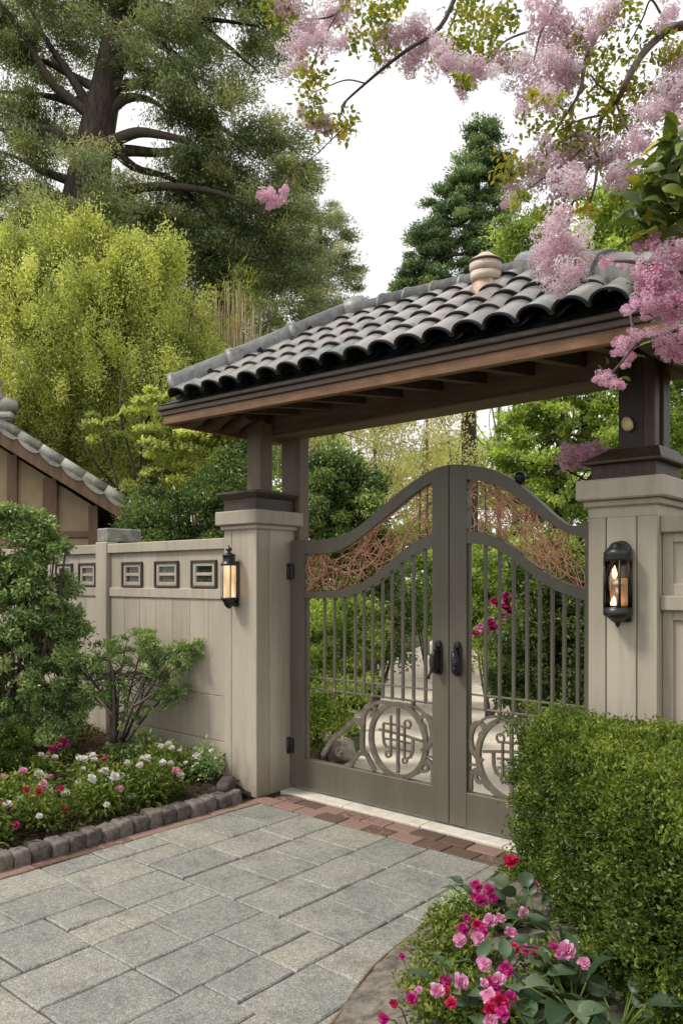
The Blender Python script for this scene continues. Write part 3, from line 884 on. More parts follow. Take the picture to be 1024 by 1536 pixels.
# clay vent standing on the slope near the ridge
vx, vy = .486, -.40
vent = MB(); vent.tube([(vx, vy, 3.10), (vx, vy, 3.345)], [.068, .072], 22)
vo = vent.build('vent', M['vent'], roof)
mb = MB()
mb.tube([(vx, vy, 3.325), (vx, vy, 3.372)], [.082, .087], 22); mb.tube([(vx, vy, 3.374), (vx, vy, 3.425)], [.089, .092], 22)
mb.build('vent_band', M['vent_light'], vo)
mb = MB(); mb.tube([(vx, vy, 3.426), (vx, vy, 3.436)], [.097, .097], 22); mb.build('vent_rim', M['brown'], vo)
mb = MB(); mb.lathe((vx, vy, 3.436), [(.090, 0), (.082, .012), (.066, .02), (.05, .024), (.046, .036), (.034, .046), (.018, .05), (.003, .051)], 18); mb.build('vent_cap', M['vent_light'], vo)

SETTLE[0] = 0.0
# ================================================================== GATE LEAVES
def G(px, py):
    p = on(px, py, 1, 0); return (p[0], p[2])
def curve_fn(pts, sort=True):
    a = np.array(sorted(pts)); return lambda x: np.interp(x, a[:, 0], a[:, 1])
def spl(pts):
    q = smooth_path([np.array(p) for p in sorted(pts)], 8); a = np.array(q); return lambda x: np.interp(x, a[:, 0], a[:, 1])
LT = spl([(-1.42, 1.895), (-1.16, 1.893), (-.965, 1.905), (-.782, 1.962), (-.604, 2.063), (-.434, 2.171), (-.273, 2.258), (-.118, 2.318), (0.0, 2.336)])
LB = spl([(-1.42, 1.785)] + [G(*p) for p in ((454.6, 831), (493, 830), (516.7, 823.6), (546, 804.5), (575, 781), (596, 763.5), (625, 740), (651.5, 724))] + [(0, 2.235)])
MT = spl([(-1.42, 1.52)] + [G(*p) for p in ((461, 886.6), (493, 886.6), (522.5, 883), (552, 870.4), (581, 848.5), (610.5, 823.6), (631, 810), (651.5, 801))] + [(0, 1.91)])
MBt = spl([(-1.42, 1.455)] + [G(*p) for p in ((461, 897), (508, 897), (537, 891), (566.5, 875), (596, 851), (625, 831), (651.5, 819))] + [(0, 1.84)])
RTc = spl([(0, 2.336)] + [G(*p) for p in ((700.6, 698), (735, 703), (769, 718), (804, 746), (834, 773), (860, 789))] + [(.93, 1.93), (1.04, 1.915)])
RBc = spl([(0, 2.235)] + [G(*p) for p in ((708, 720), (735, 725), (761, 735), (787, 752.5), (817, 778), (847, 796))] + [(.93, 1.825), (1.04, 1.81)])
RMT = spl([(0, 1.91)] + [G(*p) for p in ((703, 797), (735, 802), (761, 815), (787, 834), (817, 858), (847, 873), (881, 886))] + [(1.04, 1.49)])
RMB = spl([(0, 1.84)] + [G(*p) for p in ((703, 815), (735, 819), (761, 832), (787, 851), (817, 875), (847, 890), (881, 901))] + [(1.04, 1.43)])
LL, LR = -1.418, -.004       # left leaf
RL, RR = .004, 1.045
def leaf(sign, x_h, x_c, TT, TB_, MT_, MB_, label, nbars, barx):
    lo, hi = sorted((x_h, x_c))
    t = thing('gate_leaf', label, 'gate leaf', ((lo + hi) / 2, 0, 0.03))
    sw = .125                   # meeting stile
    hw = .135                   # hinge stile
    zb = .035
    m = MB()
    def col(a, b, n):
        xs = np.linspace(a, b, n); return xs
    xs = col(x_c, x_c + sign * sw, 8); xs = np.sort(xs)
    m.strip([(x, float(TT(x))) for x in xs], [(x, zb) for x in xs], -.032, .032)
    xs = np.sort(col(x_h, x_h - sign * hw, 6))
    m.strip([(x, float(TT(x))) for x in xs], [(x, zb) for x in xs], -.032, .032)
    a, b = sorted((x_c + sign * (sw - .003), x_h - sign * (hw - .003)))
    xs = np.linspace(a, b, 48)
    m.strip([(x, float(TT(x)) - .001) for x in xs], [(x, float(TB_(x))) for x in xs], -.0295, .0295)
    m.strip([(x, float(MT_(x))) for x in xs], [(x, float(MB_(x))) for x in xs], -.0285, .0285)
    m.box(a, b, -.0295, .0295, zb + .001, .252, .003)
    fr = m.build('frame', M['gate'], t)
    # inner lip round the lower opening
    for p, q in ((a, a + .018), (b - .018, b)):
        m = MB(); m.box(p, q, -.012, .012, .25, float(MB_((p + q) / 2)) + .01, .002); m.build('inner_frame', M['gate'], t)
    for x in barx:
        m = MB(); m.box(x - .011, x + .011, -.009, .009, .775, float(MB_(x)) + .012, .003); m.build('bar', M['gate'], t)
    for z in (.785, .872):
        m = MB(); m.box(a, b, -.007, .007, z - .006, z + .006, .002); m.build('rail', M['gate_iron'], t)
    for x in barx[1::4]:
        m = MB(); m.lathe((x, -.002, .72), [(.004, 0), (.013, .01), (.02, .03), (.014, .048), (.022, .058), (.013, .07), (.008, .09)], 8)
        m.build('bar_boss', M['gate_iron'], t)
    # two bars in the upper opening, beside the meeting stile
    for dx in (.06, .12):
        x = x_c + sign * (sw + dx)
        m = MB(); m.tube([(x, 0, float(MT_(x)) - .01), (x, 0, float(TB_(x)) + .01)], .0045, 6); m.build('bar', M['gate_iron'], t)
    return t, a, b
gl, la, lb = leaf(-1, LL, LR, LT, LB, MT, MBt, 'olive grey left gate leaf with full circle scrollwork at its foot', 11,
                  [on(px, 950, 1, 0)[0] for px in (487, 502, 517, 533, 546, 559, 574, 588, 604, 620, 638)])
gr, ra, rb = leaf(1, RR, RL, RTc, RBc, RMT, RMB, 'olive grey right gate leaf partly hidden behind the clipped hedge', 8,
                  [on(px, 950, 1, 0)[0] for px in (728, 749, 770, 790, 809, 828, 846, 866)] + [.955 + .0])

def wires(t, a, b, TB_, MT_, seed, n):
    rng = np.random.default_rng(seed); m = MB()
    def pt(u, w): 
        x = a + (b - a) * u; lo = float(MT_(x)) + .004; hi = float(TB_(x)) - .004
        return np.array([x, 0, lo + (hi - lo) * w])
    for k in range(n):
        u = rng.random(); w = rng.random(); pts = []
        ang = rng.random() * 6.28; cur = rng.normal(0, 1.0)
        x, z = u, w; nst = rng.integers(10, 22)
        for s in range(nst):
            x = x + .034 * math.cos(ang) ; z = z + .11 * math.sin(ang)
            ang += cur * .28 + rng.normal(0, .14)
            if x < 0 or x > 1: ang = PI - ang; x = min(max(x, 0), 1)
            if z < 0 or z > 1: ang = -ang; z = min(max(z, 0), 1)
            p = pt(x, z); p[1] = .012 * math.sin(s * .7 + k) ; pts.append(p)
        m.tube(smooth_path(pts, 2), rng.uniform(.0020, .0033), 5, rng.random(), cap=False)
    for k in range(6):      # a few long sweeping stems
        w0 = rng.random(); f = rng.uniform(3, 7); ph = rng.random() * 6
        u0 = rng.random() * .3; u1 = .65 + rng.random() * .35
        pts = [pt(u, min(1, max(0, w0 + .33 * math.sin(f * u + ph)))) + np.array([0, .008 * math.sin(9 * u), 0]) for u in np.linspace(u0, u1, 26)]
        m.tube(pts, .0034, 6, rng.random(), cap=False)
    for (u, w, r) in ((.2, .4, .07), (.86 if t is gl else .14, .45, .085), (.84 if t is gl else .17, .55, .07), (.55, .5, .07), (.35, .55, .06), (.7, .45, .06)):
        c = pt(u, w)
        m.tube([c + np.array([r * math.cos(q), .006 * math.sin(3 * q), r * math.sin(q)]) for q in np.linspace(0, 6.6, 26)], .0028, 6, rng.random(), cap=False)
    m.build('vine_lattice', M['copper'], t)
wires(gl, la, lb, LB, MT, 4, 74)
wires(gr, ra, rb, RBc, RMT, 9, 74)

def flatbar(mb, pts, w, y0=-.012, y1=.012, val=.5, taper=None):
    """flat ribbon of width w following a plane curve, as thick as y0..y1"""
    P = [np.array(p, float) for p in pts]; n = len(P); up = []; lo = []
    for i in range(n):
        t = P[min(i + 1, n - 1)] - P[max(i - 1, 0)]; t /= np.linalg.norm(t) + 1e-9
        q = np.array([-t[1], t[0]]); ww = w * (1 if taper is None else taper(i / (n - 1)))
        up.append(tuple(P[i] + q * ww / 2)); lo.append(tuple(P[i] - q * ww / 2))
    mb.strip(up, lo, y0, y1, val)
def spiral(c, r0, r1, a0, a1, n=24):
    return [(c[0] + lerp(r0, r1, k / n) * math.cos(lerp(a0, a1, k / n)), c[1] + lerp(r0, r1, k / n) * math.sin(lerp(a0, a1, k / n))) for k in range(n + 1)]
def scrolls(t, cx, s, a, b):
    """s = +1: meeting stile lies at +x of the ring"""
    cz, r = .50, .232
    X = lambda dx: cx + s * dx
    m = MB()
    flatbar(m, [(cx + r * 1.0 * math.cos(q), cz + r * 1.06 * math.sin(q)) for q in np.linspace(0, 2 * PI, 60)], .033, -.015, .015)
    ringo = m.build('ring', M['gate_iron'], t)
    # emblem: open lattice of bars with looped ends inside the ring
    m = MB(); ir = r * .86
    hx = lambda dz: math.sqrt(max(0, ir * ir - dz * dz))
    flatbar(m, [(X(.0), cz - ir * 1.10), (X(.0), cz + ir * 1.10)], .020, -.010, .010)
    m2 = lambda pts, w, o: flatbar(m, pts, w, -.009 + o, .007 + o)
    m2([(X(-.058), cz - .115), (X(-.058), cz + .165)], .013, -.003)
    m2([(X(.058), cz - .10), (X(.058), cz + .10)], .013, -.004)
    m2([(X(-.165), cz + .055), (X(-.05), cz + .050), (X(.06), cz + .042), (X(.2), cz + .022)], .017, .003)
    m2([(X(-.13), cz + .102), (X(-.06), cz + .106), (X(.095), cz + .096)], .014, .004)
    m2([(X(-.12), cz - .002), (X(-.04), cz + .002), (X(.10), cz - .006)], .013, .002)
    m2([(X(-.10), cz - .055), (X(.095), cz - .06)], .011, .0025)
    m2([(X(-.125), cz + .10), (X(-.128), cz + .02), (X(-.12), cz - .03), (X(-.098), cz - .06)], .014, .001)
    m2([(X(.125), cz + .03), (X(.122), cz - .05), (X(.105), cz - .095), (X(.06), cz - .118)], .020, .001)
    m2(spiral((X(.078), cz + .122), .026, .026, 0, 2 * PI, 20), .010, .005)
    m2(spiral((X(-.085), cz - .105), .022, .020, 0, 2 * PI, 18), .012, .0035)
    m2(spiral((X(.055), cz - .128), .020, .018, 0, 2 * PI, 18), .011, .0045)
    m.build('emblem', M['gate_iron'], ringo)
    curves = []
    # scrolls either side of the ring
    C = []
    C.append(([(X(-.20), .262), (X(-.255), .34), (X(-.285), .37), (X(-.35), .355), (X(-.39), .31), (X(-.42), .262)], .026))
    C.append(([(X(-.285), .37), (X(-.31), .40), (X(-.31), .50), (X(-.305), .585), (X(-.30), .64), (X(-.27), .69)], .028))
    C.append((spiral((X(-.232), .672), .060, .022, PI if s > 0 else 0, (PI - s * 4.9) if s > 0 else 4.9, 22), .020))
    C.append(([(X(-.305), .56), (X(-.35), .60), (X(-.41), .575), (X(-.50), .50), (X(-.58), .44), (X(-.64), .37), (X(-.69), .30)], .026))
    C.append(([(X(-.39), .30), (X(-.43), .37), (X(-.50), .365), (X(-.535), .32)], .020))
    C.append((spiral((X(-.52), .345), .045, .012, .4, .4 + s * 5, 18), .016))
    # towards the meeting stile
    C.append(([(X(.20), .46), (X(.245), .49), (X(.275), .535), (X(.285), .60), (X(.270), .655)], .026))
    C.append((spiral((X(.222), .652), .056, .024, 0 if s > 0 else PI, 4.9 if s > 0 else PI - 4.9, 22), .022))
    C.append(([(X(.10), .284), (X(.17), .315), (X(.20), .365), (X(.235), .40), (X(.27), .385), (X(.288), .34), (X(.288), .262)], .024))
    C.append((spiral((X(.212), .352), .04, .014, .9 if s > 0 else PI - .9, .9 - 4.6 if s > 0 else PI - .9 + 4.6, 18), .017))
    C.append(([(X(.06), .755), (X(.15), .745), (X(.225), .70), (X(.285), .63)], .012))
    C.append(([(X(-.27), .69), (X(-.18), .742), (X(-.1), .75), (X(.0), .745)], .020))
    C.append(([(X(.22), .43), (X(.292), .43)], .010))
    for k, (pts, w) in enumerate(C):
        pts = [p for p in pts]
        q = smooth_path([np.array(p) for p in pts], 5) if len(pts) < 12 else [np.array(p) for p in pts]
        q = [(min(max(p[0], a + .002), b - .002), max(p[1], .254)) for p in q]
        m = MB(); o = .0007 * (k % 7)
        flatbar(m, q, w * 1.18, -.012 - o, .012 - o)
        m.build('scroll', M['gate_iron'], t)
scrolls(gl, -.43, 1, la, lb)
scrolls(gr, .43, -1, ra, rb)
# handles, hinges, ball
def handle(t, x, sgn):
    m = MB()
    m.box(x - .03, x + .03, -.044, -.0325, .985, 1.165, .006)
    m.lathe((x, -.045, 1.155), [(.006, 0), (.022, .008), (.026, .022), (.018, .034), (.022, .04), (.012, .05)], 10, sy=.6)
    h = m.build('handle', M['black'], t)
    m = MB()
    pts = smooth_path([(x, -.05, 1.15), (x - .004 * sgn, -.085, 1.12), (x - .012 * sgn, -.09, 1.07), (x - .006 * sgn, -.085, 1.02), (x, -.05, 1.0)], 5)
    m.tube(pts, [.012 + .010 * math.sin(PI * i / (len(pts) - 1)) for i in range(len(pts))], 10)
    for z in (1.04, 1.075, 1.11): m.lathe((x - .01 * sgn, -.088, z - .006), [(.018, 0), (.025, .004), (.025, .008), (.018, .012)], 10)
    m.build('grip', M['black'], h)
handle(gl, -.075, 1); handle(gr, .07, -1)
for z in (.34, 1.66):
    m = MB(); m.box(-1.455, -1.385, -.058, -.033, z - .055, z + .055, .006); m.tube([(-1.428, -.05, z - .06), (-1.428, -.05, z + .06)], .013, 10)
    m.build('hinge', M['black'], gl)
    m = MB(); m.box(1.02, 1.07, -.052, -.033, z - .055, z + .055, .006); m.build('hinge', M['black'], gr)
bx = on(780, 712, 1, 0)
m = MB(); zt = float(RTc(bx[0]))
m.lathe((bx[0], 0, zt - .004), [(.012, 0), (.012, .012), (.028, .022), (.036, .04), (.036, .055), (.028, .07), (.012, .078), (.004, .08)], 14)
m.build('ball_finial', M['black'], gr)

# ================================================================== FENCES
def fence_bay(t, x0, x1, y, ztop, zmid0, zmid1, zbot, wins, nb, pitch, seam=None):
    m = MB(); m.box(x0, x1, y - .035, y + .05, ztop - .085, ztop, .006); m.build('top_rail', M['cream'], t)
    m = MB(); m.box(x0, x1, y - .02, y + .03, zmid0, zmid1, .005); m.build('mid_rail', M['cream'], t)
    m = MB()
    zu0, zu1 = zmid1 - .002, ztop - .083
    # upper panel with openings for the little windows
    xs = [x0]; 
    for w in wins: xs += [w[0], w[1]]
    xs.append(x1)
    for i in range(0, len(xs) - 1):
        if i % 2 == 0:
            if xs[i + 1] - xs[i] > .01: m.box(xs[i], xs[i + 1], y - .004, y + .02, zu0, zu1, .0015)
        else:
            w = wins[i // 2]
            m.box(xs[i], xs[i + 1], y - .004, y + .02, zu0, w[2], .0015); m.box(xs[i], xs[i + 1], y - .004, y + .02, w[3], zu1, .0015)
    m.build('upper_panel', M['cream'], t)
    m = MB(); m.box(x0, x1, y + .012, y + .03, zbot, zmid0, .001); m.build('backing', M['cream_dark'], t)
    m = MB(); n = max(1, int((x1 - x0) / pitch)); 
    zz = [zbot] + (seam or []) + [zmid0 + .004]
    for i in range(n):
        a, b = lerp(x0, x1, i / n), lerp(x0, x1, (i + 1) / n)
        m.box(a + .0014, b - .0014, y - .006, y + .012, zz[-2] + .002, zz[-1], .0022)
    for j in range(len(zz) - 2):
        m.box(x0, x1, y - .006, y + .012, zz[j] + .002, zz[j + 1] - .002, .003)
    m.build('boards', M['cream'], t)
    for w in wins:
        a, b, c, d = w
        f = MB(); q = .012
        f.box(a - .006, a + q, y - .024, y + .022, c - .006, d + .006, .003); f.box(b - q, b + .006, y - .024, y + .022, c - .006, d + .006, .003)
        f.box(a + q, b - q, y - .023, y + .021, c - .006, c + q, .003); f.box(a + q, b - q, y - .023, y + .021, d - q, d + .006, .003)
        fo = f.build('window', M['plinth'], t)
        f = MB(); p = .05
        a2, b2, c2, d2 = a + q, b - q, c + q, d - q
        f.box(a2, a + p, y - .012, y + .018, c2, d2, .003); f.box(b - p, b2, y - .012, y + .018, c2, d2, .003)
        f.box(a + p, b - p, y - .0115, y + .0175, c2, c + p - .008, .003); f.box(a + p, b - p, y - .0115, y + .0175, d - p + .008, d2, .003)
        zc = (c + d) / 2
        f.box(a + p, b - p, y - .010, y + .016, zc - .013, zc + .012, .003)
        f.build('sash', M['vent_light'] if False else M['cream'], fo)
        f = MB(); f.box(a + p - .004, b - p + .004, y + .008, y + .013, c + p - .012, d - p + .012, .001); f.build('pane', M['pane'], fo)

WZ0, WZ1 = 1.535, 1.745
lf = thing('fence', 'cream board fence with small square windows left of the gate', 'fence', (-3.4, -.33, 0))
FY = -.33
fence_bay(lf, -3.395, PX0 + .001, FY, 1.915, 1.445, 1.525, -.03, [(-3.19, -2.90, WZ0, WZ1), (-2.71, -2.40, WZ0, WZ1), (-2.225, -1.925, WZ0, WZ1)], 8, .212, [.35, .70])
fence_bay(lf, -6.6, -3.57, FY, 1.915, 1.445, 1.525, -.03, [(-5.35, -5.05, WZ0, WZ1), (-4.82, -4.52, WZ0, WZ1), (-4.32, -4.03, WZ0, WZ1), (-3.90, -3.62, WZ0, WZ1)][0:4], 14, .23, [.35, .70])
for x in (-3.57, -6.78):
    m = MB(); m.box(x, x + .175, FY - .045, FY + .075, -.03, 1.935, .006); m.build('post', M['cream'], lf)
    m = MB(); m.box(x - .002, x + .177, FY - .03, FY + .33, 1.936, 2.06, .01); m.build('post_block', M['house_tile'], lf)
rf = thing('fence', 'cream framed panel fence right of the gate, beside the lantern pillar', 'fence', (2.2, -.30, 0))
def framed_fence(x0, x1, y):
    m = MB(); m.box(x0, x1, y - .045, y + .05, 1.83, 1.915, .006); m.build('top_rail', M['cream'], rf)
    m = MB(); m.box(x0, x1, y - .045, y + .04, 1.445, 1.52, .006); m.build('mid_rail', M['cream'], rf)
    n = int((x1 - x0) / .62)
    for i in range(n):
        a, b = lerp(x0, x1, i / n), lerp(x0, x1, (i + 1) / n)
        for z0, z1 in ((-.03, 1.447), (1.518, 1.832)):
            m = MB()
            m.box(a + .001, a + .052, y - .012, y + .02, z0, z1, .004); m.box(b - .052, b - .001, y - .012, y + .02, z0, z1, .004)
            m.box(a + .052, b - .052, y - .0115, y + .0195, z1 - .05, z1 - .001, .004); m.box(a + .052, b - .052, y - .0115, y + .0195, z0, z0 + .06, .004)
            m.box(a + .05, b - .05, y + .006, y + .016, z0 + .05, z1 - .045, .002)
            m.build('panel', M['cream'], rf)
framed_fence(QX1 - .001, 4.5, -.285)

# ================================================================== LANTERNS
def lantern_left(c):
    x, y, z = c       # centre of the glass at the wall face
    t = thing('wall_lantern', 'slim black wall lantern glowing on the left pillar, beside the fence windows', 'wall lantern', (x, y, z - .18))
    yc = y - .075
    m = MB(); m.box(x - .035, x + .035, y - .012, y - .001, z - .19, z + .15, .005); m.tube([(x, y - .01, z + .12), (x, yc, z + .13)], .012, 8); m.tube([(x, y - .01, z - .15), (x, yc, z - .15)], .012, 8)
    m.build('backplate', M['black'], t)
    m = MB()
    m.lathe((x, yc, z + .115), [(.062, 0), (.064, .012), (.052, .022), (.046, .036), (.046, .07), (.05, .074), (.05, .082), (.03, .09), (.012, .098), (.012, .108), (.024, .116), (.024, .124), (.008, .138), (.003, .15)], 16)
    m.build('hood', M['black'], t)
    m = MB(); m.lathe((x, yc, z - .205), [(.004, 0), (.02, .012), (.036, .03), (.04, .045), (.05, .06), (.062, .07), (.062, .086)], 16); m.build('base_cup', M['black'], t)
    m = MB()
    for k in range(6):
        a = 2 * PI * (k + .5) / 6; px, py = x + .058 * math.cos(a), yc + .058 * math.sin(a)
        m.tube([(px, py, z - .125), (px, py, z + .12)], .0045, 6)
    m.build('cage', M['black'], t)
    m = MB(); m.lathe((x, yc, z - .12), [(.052, 0), (.052, .235)], 20); m.build('glass', M['glow'], t)
lantern_left((-1.655, PY0, 1.585))
def lantern_right(c):
    x, y, z = c
    t = thing('wall_lantern', 'black wall lantern with clear glass and candle bulb on the right pillar', 'wall lantern', (x, y, z - .2))
    m = MB(); m.box(x - .05, x + .05, y - .014, y - .001, z - .19, z + .18, .005)
    m.lathe((x, y - .02, z + .15), [(.05, 0), (.056, .02), (.046, .045), (.03, .06), (.012, .068)], 14, sy=.35)
    m.build('backplate', M['black'], t)
    yc = y - .062; w = .054
    m = MB(); m.lathe((x, yc, z + .115), [(.066, 0), (.07, .012), (.066, .03), (.07, .04), (.058, .055), (.044, .068), (.036, .082), (.026, .092), (.010, .098)], 18); 
    for k in range(7):
        a = 2 * PI * k / 7; m.lathe((x + .045 * math.cos(a), yc + .045 * math.sin(a), z + .158), [(.008, 0), (.014, .008), (.008, .018)], 7)
    m.build('hood', M['black'], t)
    m = MB(); m.lathe((x, yc, z - .215), [(.003, 0), (.012, .012), (.012, .02), (.028, .03), (.045, .045), (.066, .058), (.070, .066), (.070, .10)], 18); m.build('base_cup', M['black'], t)
    m = MB()
    for k in range(4):
        a = 2 * PI * (k + .32) / 4; px, py = x + .064 * math.cos(a), yc + .064 * math.sin(a)
        m.tube([(px, py, z - .12), (px, py, z + .12)], .006, 6)
    m.build('cage', M['black'], t)
    m = MB(); m.lathe((x, yc, z - .115), [(.058, 0), (.058, .232)], 24); m.build('glass', M['glass'], t)
    m = MB(); V = []; F = []
    for k in range(9):
        a = PI * .12 + PI * .76 * k / 8; 
        for zz in (z - .11, z + .03): V.append((x + .046 * math.cos(a), yc + .044 * math.sin(a), zz))
    for k in range(8): F.append([2 * k, 2 * k + 2, 2 * k + 3, 2 * k + 1])
    m.add(V, F, .5, True); m.build('reflector', M['amber'], t)
    m = MB(); m.tube([(x, yc, z - .115), (x, yc, z - .01)], .010, 10); m.lathe((x, yc, z - .012), [(.006, 0), (.022, .008), (.024, .02), (.01, .03)], 12)
    c = m.build('candle', M['vent_light'], t)
    m = MB(); m.lathe((x - .018, yc + .005, z + .025), [(.004, 0), (.012, .016), (.013, .03), (.006, .055), (.001, .07)], 10); m.lathe((x - .02, yc, z - .105), [(.016, 0), (.018, .012), (.010, .03), (.001, .045)], 10)
    m.build('bulb', M['flame'], c)
lantern_right((1.255, PY0, 1.575))

# ================================================================== GARDEN HOUSE
hs = thing('garden_house', 'ochre timber framed house gable with pale tiled verge behind the fence', 'house', at(60, 869, 9.6) * np.array([1, 1, 0]))
HA = at(222, 780, 9.5); HB = at(0, 640, 9.5)
HU = RT.copy()                                   # along the gable
HW = unit(np.array([ray(90, 800)[0], ray(90, 800)[1], 0.0]))   # ridge direction
slope = (HA[2] - HB[2]) / float((HA - HB) @ HU)
O0 = HA.copy(); O0[2] = 0
def hxf(V):
    V = np.asarray(V); return O0 + V[:, 0:1] * HU + V[:, 1:2] * HW + V[:, 2:3] * UP
def uof(px): return (px - 222) / FP * 9.5
ua = -2.9; za = HA[2] + slope * ua
def rz(u): return HA[2] + slope * (u if u > ua else 2 * ua - u)
uw = uof(150)
m = MB()
pts = [(uw, -.02), (uw, rz(uw) - .2), (ua, za - .2), (2 * ua - uw, rz(uw) - .2), (2 * ua - uw, -.02)]
n = len(pts); V = [(x, .42, z) for x, z in pts] + [(x, 4.2, z) for x, z in pts]
m.add(V, [list(range(n)), list(range(n, 2 * n))[::-1]] + [[i, (i + 1) % n, n + (i + 1) % n, n + i] for i in range(n)])
m.build('wall', M['house'], hs, hxf)
for px, w in ((74, .17), (203 - 0, 0), (142, .12), (82 - 0, 0), (79, 0), (16, .13)):
    if not w: continue
    u = uof(px); m = MB(); m.box(u - w / 2, u + w / 2, .37, .44, 0, rz(u) - .2, .006); m.build('timber', M['house_timber'], hs, hxf)
u = uof(78); m = MB(); m.box(uof(76), uof(86), .36, .45, 0, rz(uof(86)) - .2, .006); m.build('timber', M['house_timber'], hs, hxf)
zt = 1.6 + (HY - 803) / FP * 9.9
m = MB(); m.box(ua, uw, .385, .43, zt - .03, zt + .05, .006); m.build('timber', M['house_timber'], hs, hxf)
for sg in (1, -1):
    ue = 0.0 if sg == 1 else 2 * ua
    zo = HA[2]
    m = MB(); V = []
    for y in (.02, 4.4): V += [(ua, y, za), (ue, y, zo), (ue, y, zo - .06), (ua, y, za - .06)]
    m.add(V, [[0, 1, 2, 3], [7, 6, 5, 4], [0, 4, 5, 1], [1, 5, 6, 2], [2, 6, 7, 3]])
    ro = m.build('roof', M['soffit'], hs, hxf)
    m = MB(); V = []
    for y in (-.01, .05): V += [(ua, y, za - .02), (ue, y, zo - .02), (ue, y, zo - .19), (ua, y, za - .23)]
    m.add(V, [[0, 1, 2, 3], [7, 6, 5, 4], [0, 4, 5, 1], [1, 5, 6, 2], [2, 6, 7, 3]])
    m.build('barge_board', M['house_timber'], ro, hxf)
    m = MB(); nsl = 11; d = np.array([ua - ue, 0, za - zo]) / nsl
    for row in range(12):
        y = .02 + row * .33
        for k in range(nsl):
            p = np.array([ue, y, zo + .05]) + d * k; r = .07 if row == 0 else .06
            m.tube([p - d * .05, p + d * .5, p + d * 1.02], [r, r * .985, r * .97], 10, random.random())
        if row == 0:
            for k in range(nsl):
                p = np.array([ue, y - .05, zo - .0]) + d * k; V = []; F = []
                for i in range(7):
                    t = i / 6; q = p + d * t; V += [tuple(q + UP * .07), tuple(q - UP * (.015 + .06 * math.sin(PI * t) ** .7))]
                for i in range(6): F.append([2 * i, 2 * i + 2, 2 * i + 3, 2 * i + 1])
                m.add(V, F, random.random(), True)
    m.build('verge_tiles', M['house_tile'], ro, hxf)
uo = uof(2); zo_ = rz(uo) + .06
m = MB()
m.box(uo - .30, uo + .16, -.06, .30, zo_ + .02, zo_ + .13, .04)
m.tube([(uo - .3, .1, zo_ + .18), (uo + .06, .1, zo_ + .22), (uo + .15, .1, zo_ + .20), (uo + .17, .1, zo_ + .16)], [.12, .12, .10, .05], 12)
m.lathe((uo - .08, .1, zo_ + .26), [(.11, 0), (.13, .05), (.10, .12), (.06, .17), (.08, .21), (.09, .26), (.06, .32), (.01, .35)], 14)
m.build('ridge_ornament', M['tile'], hs, hxf)

# ================================================================== TREES
def limb(m, pts, r0, r1, n=10, sub=5, wob=.0):
    q = smooth_path(pts, sub); k = len(q)
    q = [p + np.array([R.normal(0, wob), R.normal(0, wob), R.normal(0, wob)]) for p in q]
    m.tube(q, [lerp(r0, r1, i / (k - 1)) for i in range(k)], n, random.random())
def twigs(m, blobs, base, n, r, rng, bend=.3):
    for _ in range(n):
        c, rr, w = blobs[rng.integers(len(blobs))]
        u = rdir(1, rng)[0] * .8
        e = c + u[0] * RT * rr[0] + u[1] * FW * rr[1] + u[2] * UP * rr[2]
        s = np.asarray(base[rng.integers(len(base))], float)
        mid = (s + e) / 2 + rng.normal(0, bend, 3) * np.linalg.norm(e - s) * .25 + np.array([0, 0, -.05])
        limb(m, [s, mid, e], r * rng.uniform(.7, 1.2), r * .2, 5, 4)

# giant conifer
D1 = 13.0
base = at(118, 869, D1); base[2] = -.05
t = thing('conifer_tree', 'giant dark conifer with bare curving limbs towering at left', 'tree', base)
m = MB()
tr = [base, at(119, 700, D1), at(122, 450, D1), at(128, 320, D1), at(142, 220, D1), at(162, 120, D1), at(183, 0, D1), at(200, -150, D1)]
q = smooth_path(tr, 6)
rad = np.interp(np.arange(len(q)), [0, 6, 12, 18, 24, 30, 36, 42], [.72, .58, .50, .40, .30, .24, .19, .11])
m.tube(q, list(rad), 16)
lim = [[(140, 222), (165, 214), (205, 199), (245, 203), (285, 212)], [(140, 232), (190, 226), (240, 229), (285, 222)], [(155, 175), (180, 152), (205, 146), (235, 155), (262, 180)],
       [(168, 95), (210, 78), (250, 95), (330, 130)], [(167, 98), (205, 100), (225, 110)], [(154, 165), (100, 150), (80, 146), (40, 140), (-60, 135)], [(150, 185), (95, 140), (75, 120), (40, 60), (5, 10), (-40, -40)],
       [(134, 280), (90, 266), (60, 255), (30, 238), (-40, 215)], [(180, 40), (250, 10), (330, 60), (390, 110)], [(124, 370), (70, 350), (30, 335), (-40, 320)], [(190, 10), (140, -30), (90, -60)], [(185, 20), (260, -30), (340, -60)],
       [(120, 300), (230, 280), (330, 290), (410, 330)], [(150, 190), (110, 120), (70, 60), (40, 0)], [(170, 130), (240, 130), (330, 190), (400, 235)], [(185, 60), (230, 60), (280, 100), (300, 140)], [(142, 225), (105, 210), (60, 190), (20, 200), (-30, 180)], [(160, 140), (120, 120), (60, 90), (20, 100)], [(195, 20), (250, 50), (310, 30), (390, 40)], [(150, 200), (200, 250), (260, 270), (320, 330)]]
for k, l in enumerate(lim):
    n = len(l)
    P = [at(x, y, D1 - .1 + (.5 * ((k % 3) - 1)) * i / n) for i, (x, y) in enumerate(l)]
    limb(m, P, .12 if k < 3 else .10, .045 if k < 2 else .012, 8, 5)
m.build('trunk', M['bark'], t)
